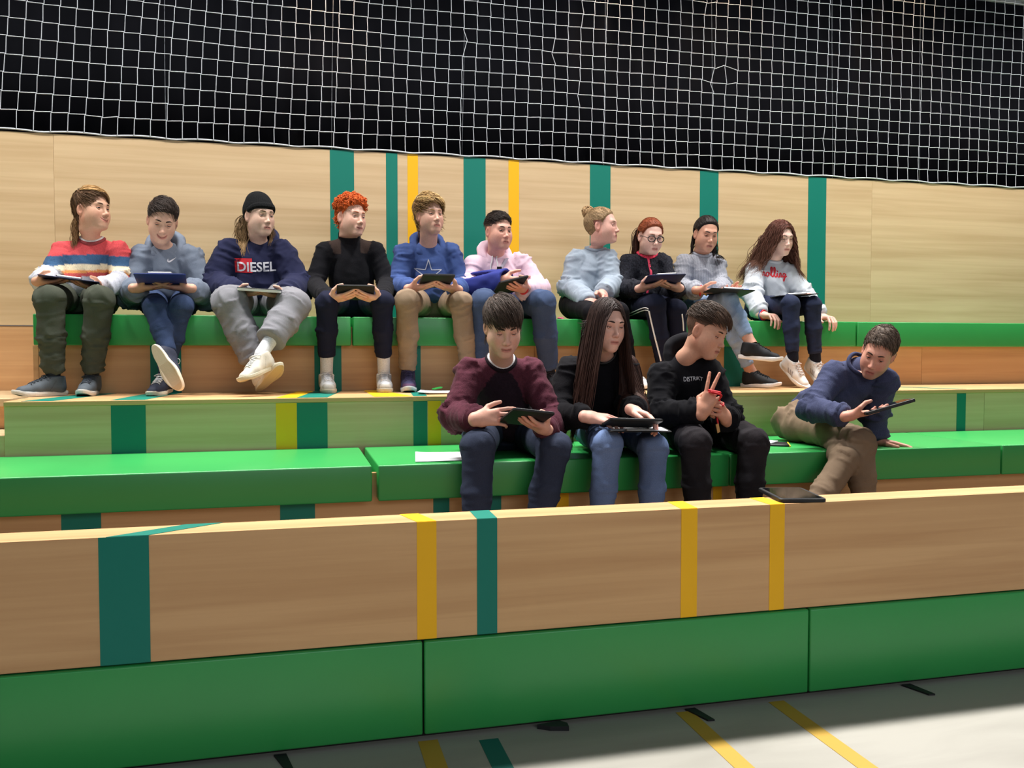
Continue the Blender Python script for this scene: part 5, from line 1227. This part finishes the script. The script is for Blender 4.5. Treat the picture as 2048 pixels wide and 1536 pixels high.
# 10 long wavy auburn
ps, c, bn, s, bv = style(I10, (92, 50, 38), LINE_LONG, .016, .016, 0, 260, .07, .006, .0034, flow=lambda p: np.stack([np.sign(p[:, 0])*1.0, -.3+0*p[:, 0], -.2+0*p[:, 0]], -1), clump=.3, free=.2)
ps.append(falling(I10, c, bn, s, 620, 15, .021, (88, 54, 44), .0032, wav=.010, bias=((-.16, .22, 0), (.10, .05, 0)), tip=(112, 78, 62), out=1.0, margin=.010, freq=1.0, grav=.42, inertia=.62)); add_hair(I10, ps)
# 11 thick dark fringe
ps, c, bn, s, bv = style(I11, (70, 57, 50), LINE_SHORT, .022, .008, .006, 620, .050, .012, .0032, (.02, -.06, .10), (-.35, .5, -.05), clump=.25)
v, q2, c2 = short_locks(c, bn, s, 200, .068, .012, .0034, lambda p: np.tile((-.45, .6, -.75), (len(p), 1)), G(60, 48, 42), I11['rnd'], .2, 5, .7, 0, (bv[:, 1] > .045) & (bv[:, 2] > .055))
ps.append((I11['toW'](v), q2, c2)); add_hair(I11, ps)
# 12 very long straight dark hair
ps, c, bn, s, bv = style(I12, (44, 30, 28), LINE_LONG, .010, .011, 0, 260, .075, .003, .003, flow=lambda p: np.stack([np.sign(p[:, 0])*1.0, -.35+0*p[:, 0], -.3+0*p[:, 0]], -1), clump=.15, free=.1)
ps.append(falling(I12, c, bn, s, 420, 25, .0185, (48, 33, 30), .0044, wav=.0, tip=(76, 50, 42), out=1.0, back=-.30, margin=.007, grav=.55, inertia=.5, bias=((-.10, .0, 0), (.06, 0, 0)))); add_hair(I12, ps)
# 13 brown, short sides and long top pushed forward
ps, c, bn, s, bv = style(I13, (68, 53, 44), LINE_SHORT, .022, .003, .010, 460, .034, .014, .0030, (.0, -.07, .09), (-.1, 1.5, .1), sidecol=(92, 70, 58), toponly=True)
v, q2, c2 = short_locks(c, bn, s, 130, .055, .016, .0032, lambda p: np.tile((-.2, .8, -.45), (len(p), 1)), G(84, 64, 52), I13['rnd'], .2, 4, .7, 0, (bv[:, 1] > .03) & (bv[:, 2] > .065))
ps.append((I13['toW'](v), q2, c2)); add_hair(I13, ps)
# 14 short dark waves
ps, *_ = style(I14, (96, 82, 72), LINE_SHORT, .016, .007, .002, 620, .026, .012, .0030, (.02, .0, .10), (-.25, .1, .25), curl=.003, sidecol=(74, 62, 56)); add_hair(I14, ps)

# ---------------------------------------------------------------- lettering, bands and other worn details
def hand_dir(I, i): c = [p for p, q in PEOPLE if q is I][0]; return nrm(np.asarray(c['hands'][i]['dir'], float))
def band(I, i, mat, t=.012, r=.0285, w=.0045): return bracelet(I['wr'][i], I['wr'][i]+hand_dir(I, i), mat, I['body'], t, r, w)
for I_, i in ((I3, 0), (I5, 0), (I6, 1), (I9, 0), (I10, 0)): band(I_, i, 'red')
band(I10, 0, 'clipblue', .002, .031, .004)
def rect(w, h, nx=8, ny=6):
    xs, ys = np.linspace(-w/2, w/2, nx), np.linspace(-h/2, h/2, ny); xy = np.array([(x, y) for y in ys for x in xs])
    return xy, [(j*nx+i, j*nx+i+1, (j+1)*nx+i+1, (j+1)*nx+i) for j in range(ny-1) for i in range(nx-1)]
def stroke(path, w):
    """ribbon along a 2-D path"""
    P = np.asarray(path, float); T = nrm(np.gradient(P, axis=0)); Nn = np.stack([-T[:, 1], T[:, 0]], -1)*w/2
    xy = np.concatenate([P+Nn, P-Nn]); n = len(P); return xy, [(i, i+1, n+i+1, n+i) for i in range(n-1)]
def smooth(P, k=6):
    P = np.asarray(P, float); t = np.arange(len(P)); tt = np.linspace(0, len(P)-1, (len(P)-1)*k+1); out = []
    for x in tt:
        i = min(int(x), len(P)-2); u = x-i; p0, p1, p2, p3 = P[max(i-1, 0)], P[i], P[i+1], P[min(i+2, len(P)-1)]
        out.append(.5*((2*p1)+(-p0+p2)*u+(2*p0-5*p1+4*p2-p3)*u*u+(-p0+3*p1-3*p2+p3)*u**3))
    return np.array(out)
cen = on_chest(I3, 487, 531)
if cen is not None:
    decal(I3, *rect(.088, .074), cen, 'lettering_red', 'red_box_print', lift=.0020)
    letters(I3, 'DIESEL', on_chest(I3, 512, 535), 1, 'lettering_white', 'lettering', width=.196, bold=.02, lift=.0032)
letters(I13, 'DISTRIKT', on_chest(I13, 1386, 757), 1, 'lettering_white', 'lettering', width=.082, lift=.0022)
sw = smooth([(-.016, .004), (-.017, -.006), (-.009, -.009), (.006, -.001), (.021, .009)], 6); w_ = .0075*np.sin(np.linspace(.25, 3.05, len(sw)))**1.0
T_ = nrm(np.gradient(sw, axis=0)); N_ = np.stack([-T_[:, 1], T_[:, 0]], -1)*w_[:, None]/2; k = len(sw)
decal(I2, np.concatenate([sw+N_, sw-N_]), [(i, i+1, k+i+1, k+i) for i in range(k-1)], on_chest(I2, 343, 519), 'lettering_white', 'chest_emblem', lift=.0022)
st = [(.078*(1 if i % 2 == 0 else .36)*math.sin(i*math.pi/5), .078*(1 if i % 2 == 0 else .36)*math.cos(i*math.pi/5)) for i in range(11)]
xy = []; fs = []
for a, b in zip(st[:-1], st[1:]):
    p, f_ = stroke(np.linspace(a, b, 6), .0045); fs += [tuple(i+len(xy) for i in f) for f in f_]; xy += list(map(tuple, p))
decal(I5, np.array(xy), fs, on_chest(I5, 857, 548), 'lettering_grey', 'star_print', lift=.0022)
def script(chars):
    glyph = dict(
        r=([(0, .1), (.12, .55), (.18, .72), (.22, .55), (.42, .58), (.40, .2), (.50, .02), (.66, .15)], .66),
        o=([(.0, .15), (.18, .55), (.45, .60), (.18, .55), (.06, .25), (.22, .0), (.45, .15), (.46, .45), (.36, .60), (.5, .50), (.66, .48)], .66),
        l=([(0, .15), (.25, .7), (.36, 1.25), (.24, 1.38), (.14, 1.1), (.16, .3), (.28, .0), (.46, .15)], .44),
        i=([(0, .15), (.16, .58), (.16, .15), (.28, .0), (.44, .15)], .42),
        n=([(0, .15), (.12, .58), (.12, .0), (.2, .42), (.36, .60), (.44, .45), (.44, .12), (.54, .0), (.68, .15)], .66),
        g=([(0, .15), (.2, .52), (.42, .56), (.18, .52), (.08, .22), (.24, .02), (.44, .28), (.46, .55), (.44, -.2), (.30, -.58), (.12, -.45), (.4, -.1), (.74, .18)], .74))
    out = []; x = 0
    for ch in chars:
        g_, w = glyph[ch]; out.append(smooth([(px+x, py) for px, py in g_], 5)); x += w
    return out, x
gl, tot = script('rolling'); sc_ = .160/tot; xy = []; fs = []
for g_ in gl:
    p, f_ = stroke((g_-np.array((tot/2, .35)))*sc_, .0068); fs += [tuple(i+len(xy) for i in f) for f in f_]; xy += list(map(tuple, p))
p, f_ = rect(.008, .009, 2, 2); fs += [tuple(i+len(xy) for i in f) for f in f_]; xy += [tuple(a + np.array(((.66+.66+.44+.44+.18)-tot/2, .50))*sc_*np.array((1, 1))) for a in p]
decal(I10, np.array(xy), fs, on_chest(I10, 1550, 549), 'lettering_red', 'lettering', lift=.0026)
# zip of the dark jacket
def strip(I, uv, w, mat, name, lift=.003):
    P = [on_chest(I, u, v) for u, v in uv]; P = np.array([p for p in P if p is not None]); P = smooth(P, 4); r = I['latS']; P = P - I['back']*lift
    V = np.concatenate([P-r*w/2, P+r*w/2, P+r*w/2+I['back']*.006, P-r*w/2+I['back']*.006]); n = len(P)
    F_ = [(a*n+i, a*n+i+1, b*n+i+1, b*n+i) for i in range(n-1) for a, b in ((0, 1), (1, 2), (2, 3), (3, 0))]
    return mesh_obj(name, V, F_, M[mat], I['top'], None)
M['neon'] = flat('neon_pink_zip', (240, 70, 104), 0.6)
strip(I8, [(1295, 511), (1297, 520), (1299, 532), (1302, 546), (1300, 560), (1297, 574), (1295, 586)], .013, 'neon', 'zip')
# white piping down the track pants
lb = BVHTree.FromPolygons([tuple(x) for x in I8['VB']], [tuple(q) for q in I8['QB']])
def piping(uv, r=.0048):
    P = []
    for u, v in smooth(uv, 4):
        d = nrm(FW + RT*(u-1024)/F_PX - UP*(v-768)/F_PX); h = lb.ray_cast(Vector(C0), Vector(d), 20)
        if h[0] is not None and (not P or np.linalg.norm(np.array(h[0])-P[-1]) < .09): P.append(np.array(h[0])-d*.001)
    if len(P) > 2: v_, f_ = tube(smooth(P, 2), r, 6); mesh_obj('white_piping', v_, f_, M['white'], I8['pants'])
for dv in (0, 5.0): piping([(1246, 630+dv), (1262, 626+dv), (1278, 619+dv), (1290, 615.5+dv), (1297, 618+dv*.7)], .0028)
piping([(1298, 622), (1303, 645), (1310, 675), (1317, 702), (1322, 722)])
piping([(1364, 628), (1366, 645), (1367, 662)], .004)
# glasses
mb = MB()
for sx in (-1, 1):
    a = np.linspace(0, 2*math.pi, 23)[:-1]; mb.tube(np.array([lw(I8, (sx*.0345+.0262*math.cos(q), .0985-.006*abs(math.cos(q))*(1 if sx*math.cos(q) > 0 else 0), -.006+.0196*math.sin(q))) for q in a]), .0027, 6, closed=True)
    mb.tube([lw(I8, p) for p in ((sx*.060, .0925, -.001), (sx*.072, .06, .001), (sx*.079, .01, .002), (sx*.078, -.012, -.008))], .0019, 6)
mb.tube([lw(I8, p) for p in ((-.011, .099, -.002), (0, .103, .000), (.011, .099, -.002))], .0020, 6)
g = mb.build('glasses_frame', M['black'], I8['body'])
# arm sling
S_ = ROWS[2]; e0, e1 = I6['E'][0]+np.array((-.01, -.01, -.012)), at(1012, 567, 4.50)
lat_ = nrm(np.cross(nrm(e1-e0), (0, -.6, 1))); upv = nrm(np.cross(lat_, e1-e0)); upv = upv*np.sign(upv[2])
fs_ = lambda P: smax(smin(d_cone(P, e0, e1, .100, .074, upv, .95)[0], d_cone(P, e0+upv*.025, e1+upv*.02, .096, .070)[0], .02), -(d_cone(P, e0, e1, .092, .066)[0]), .004)
cut1 = lambda P: smax(smax(fs_(P), (P-(e1+nrm(e1-e0)*.012))@nrm(e1-e0).astype(f32), .004), (P-(e0+upv*.078))@upv.astype(f32), .006)
V, Q = surfnet(lambda P: cut1(P.astype(f32)), np.minimum(e0, e1)-.12, np.maximum(e0, e1)+.12, .006); Nn = vnormals(V, Q); V = V + Nn*(.004*vnoise(V*np.array((14, 30, 30))))[:, None]
mesh_obj('arm_sling', V, Q, M['twill'], I6['body'], np.tile(G(50, 58, 128), (len(V), 1)))
M['strap'] = flat('grey_strap', (190, 184, 200), 0.8); strip(I6, [(1013, 516), (1009, 524), (1004, 533), (999, 542), (997, 548)], .022, 'strap', 'sling_strap', .007)
q_ = on_chest(I6, 998, 538); mb = MB(); mb.obox(q_-I6['back']*.008, I6['latS']*.013, I6['back']*.004, I6['upT']*.014); mb.build('buckle', M['black'], I6['top'], smooth=False)
# hood strings of the pink hoodie
for u0, u1 in ((984, 981), (993, 995)): strip(I6, [(u0, 511), (u0-.3, 520), (u1, 530), (u1, 538)], .006, 'white', 'drawstring', .010)
# choker
cn = lerp(I12['N'], lw(I12, (0, -.02, -.11)), .46); ax_ = nrm(lw(I12, (0, -.02, -.11))-I12['N']); e = nrm(np.cross(ax_, (0, 1, 0))); g = np.cross(ax_, e)
mb = MB(); mb.tube([cn + .0575*(math.cos(a)*e+math.sin(a)*g) for a in np.linspace(0, 6.283, 33)[:-1]], .0042, 6, closed=True); mb.build('choker', M['black'], I12['body'])

# ---------------------------------------------------------------- loose things
def pen(p0, p1, mat, label, r=.0042, name='pen', tipmat='ink'):
    p0, p1 = np.asarray(p0), np.asarray(p1); d = p1-p0; mb = MB(); mb.tube([p0+d*.12, p0+d*.5, p1], [r, r, r], 8); o = mb.build(name, M[mat]); tag(o, label, 'pen')
    m2 = MB(); m2.tube([p0+d*.12, p0+d*.05, p0], [r, r*.6, .0006], 8); m2.build('tip', M[tipmat], o); return o
def onb(b, x, y, z=.006): return b.c + b.rx*x + b.uy*y + b.nf*z
pen(onb(b9, -.02, .05, .0085), onb(b9, .10, .09, .0085), 'blueink', 'light blue pen lying on the black clipboard of the girl in grey knit')
pen(onb(b9, .03, -.02, .0085), onb(b9, .08, .07, .0085), 'orange', 'orange pencil lying on the black clipboard of the girl in grey knit', name='pencil')
pen(onb(b9, -.085, -.10, -.012), onb(b9, -.135, -.06, .016), 'yellowp', 'yellow pencil held against the clipboard of the girl in grey knit', name='pencil')
pen(onb(b10, .0, .05, .0085), onb(b10, .09, .10, .0095), 'white', 'white pen lying on the clipboard of the girl in the white sweatshirt')
pen(onb(b10, .04, -.02, .0085), onb(b10, .09, .06, .0085), 'orange', 'orange pencil lying on the clipboard of the girl in the white sweatshirt', name='pencil')
def sheet(P, mat, name, label, cat, t=.0012, wav=.004, n=10, group=None, seedv=0):
    """slightly curled sheet over the quad P (world corners, counter-clockwise from above)"""
    P = [np.asarray(p, float) for p in P]; V = []; Fq = []
    for k in (0, 1):
        for j in range(n):
            for i in range(n):
                u, v = i/(n-1), j/(n-1); p = (P[0]*(1-u)+P[1]*u)*(1-v)+(P[3]*(1-u)+P[2]*u)*v
                e = abs(2*u-1)**4*.7+abs(2*v-1)**4*.5; V.append(p+np.array((0, 0, t*k+.0008+wav*e*(.5+.5*math.sin(3*u+2*v+seedv)))))
    m = n*n
    for j in range(n-1):
        for i in range(n-1): a = j*n+i; Fq += [(m+a, m+a+1, m+a+n+1, m+a+n), (a+n, a+n+1, a+1, a)]
    for i in range(n-1):
        for a, b in ((i, i+1), ((n-1)*n+i+1, (n-1)*n+i)): Fq.append((a, b, m+b, m+a))
        for a, b in ((i*n+n-1, (i+1)*n+n-1), ((i+1)*n, i*n)): Fq.append((a, b, m+b, m+a))
    return tag(mesh_obj(name, V, Fq, M[mat], None), label, cat, group)
sheet([(.462, 3.352, S1T), (.672, 3.352, S1T), (.715, 3.65, S1T), (.505, 3.665, S1T)], 'paper', 'sheet_of_paper', 'white sheet lying on the lower green seat left of the boy in maroon', 'paper')
pp = sheet([(.577, 4.10, T2Z), (.86, 4.15, T2Z), (.93, 4.42, T2Z), (.64, 4.44, T2Z)], 'paper', 'sheet_of_paper', 'white sheet lying on the wooden tread beside a purple shoe', 'paper', .004, .010, seedv=1)
mb = MB(); mb.obox((.715, 4.36, T2Z+.020), (.022, .006, .004), (-.004, .012, 0), (0, 0, .003)); tag(mb.build('paper_clip', M['greenp'], smooth=False), 'small green plastic clip lying on the white sheet on the tread', 'clip')
bk = sheet([(2.10, 3.55, S1T), (2.20, 3.48, S1T), (2.27, 3.62, S1T), (2.17, 3.70, S1T)], 'case', 'booklet', 'small black and yellow booklet on the lower green seat', 'booklet', .006, .002, 4)
V = [np.array(p) for p in ((2.198, 3.474, S1T+.004), (2.206, 3.474, S1T+.004), (2.276, 3.618, S1T+.004), (2.268, 3.618, S1T+.004))]
mb = MB(); mb.tube([V[0], V[2]], .004, 6); mb.build('spine', M['yellowp'], bk)
mb = MB(); mb.obox((2.17, 3.62, S1T+.011), (.03, .02, .002), (-.02, .03, 0), (0, 0, .002)); mb.build('page', M['paper'], bk, smooth=False)
mb = MB(); a = np.linspace(0, 6.283, 15)[:-1]; q = at(1121, 634, 4.62); mb.tube([(q[0]+.014*math.cos(t), q[1]+.014*math.sin(t), S2T+.005+.003*math.sin(2*t)) for t in a], .0045, 6, closed=True)
tag(mb.build('hair_tie', M['pink']), 'small pink hair tie on the upper green seat beside the girl in leggings', 'hair tie')
bt = Board(1580, 992, 2.6, .158, .235, 0); bt.c = np.array((1.662, 2.618, LEDGE_Z+.0075)); a = math.radians(-13); bt.rx = np.array((math.cos(a), math.sin(a), 0)); bt.uy = np.array((-math.sin(a), math.cos(a), 0)); bt.nf = np.array((0, 0, 1.0)); bt.nb = -bt.nf; bt.t = .013
tablet(bt, 'black tablet lying screen up on the wooden barrier ledge', 'black tablets in use')
bp = Board(1692, 856, 3.33, .10, .12, 4, yaw=-20, roll=14)
o = bp.slab('sheet_of_paper', 'paper', z0=-.0006, z1=.0006, corner=.002); tag(o, 'white folded sheet on the thigh of the man in the blue sweater', 'paper')
# red cord between the fingers of the boy in the black hoodie
w0 = I13['wr'][0]; d_ = hand_dir(I13, 0); w1 = I13['wr'][1]; f_ = w0+d_*.10
P = smooth([f_+(-.022, -.015, -.005), f_+(0, -.028, -.012), f_+(.024, -.016, -.022), f_+(.028, .01, -.04), f_+(.032, -.012, -.065), w1+(-.03, -.03, .07), w1+(-.050, -.03, .05), w1+(-.055, -.028, .01), w1+(-.050, -.026, -.02)], 5)
mb = MB(); mb.tube(P, .0042, 6); a = np.linspace(0, 6.283, 17)[:-1]
for k in (0, 1): mb.tube([f_ + np.array((.000, -.004, -.004-.007*k)) + .024*math.cos(t)*np.array((1, 0, -.2)) + .019*math.sin(t)*np.array((0, 1, .1)) for t in a], .0042, 6, closed=True)
rc = mb.build('red_cord', M['red']); tag(rc, 'red cord wound around the raised fingers of the boy in the black hoodie', 'cord')
mb = MB(); mb.obox(w1+(-.052, -.028, -.035), (.006, 0, .003), (0, .002, 0), (-.004, 0, .018)); mb.build('brass_tag', M['gold'], rc, smooth=False)
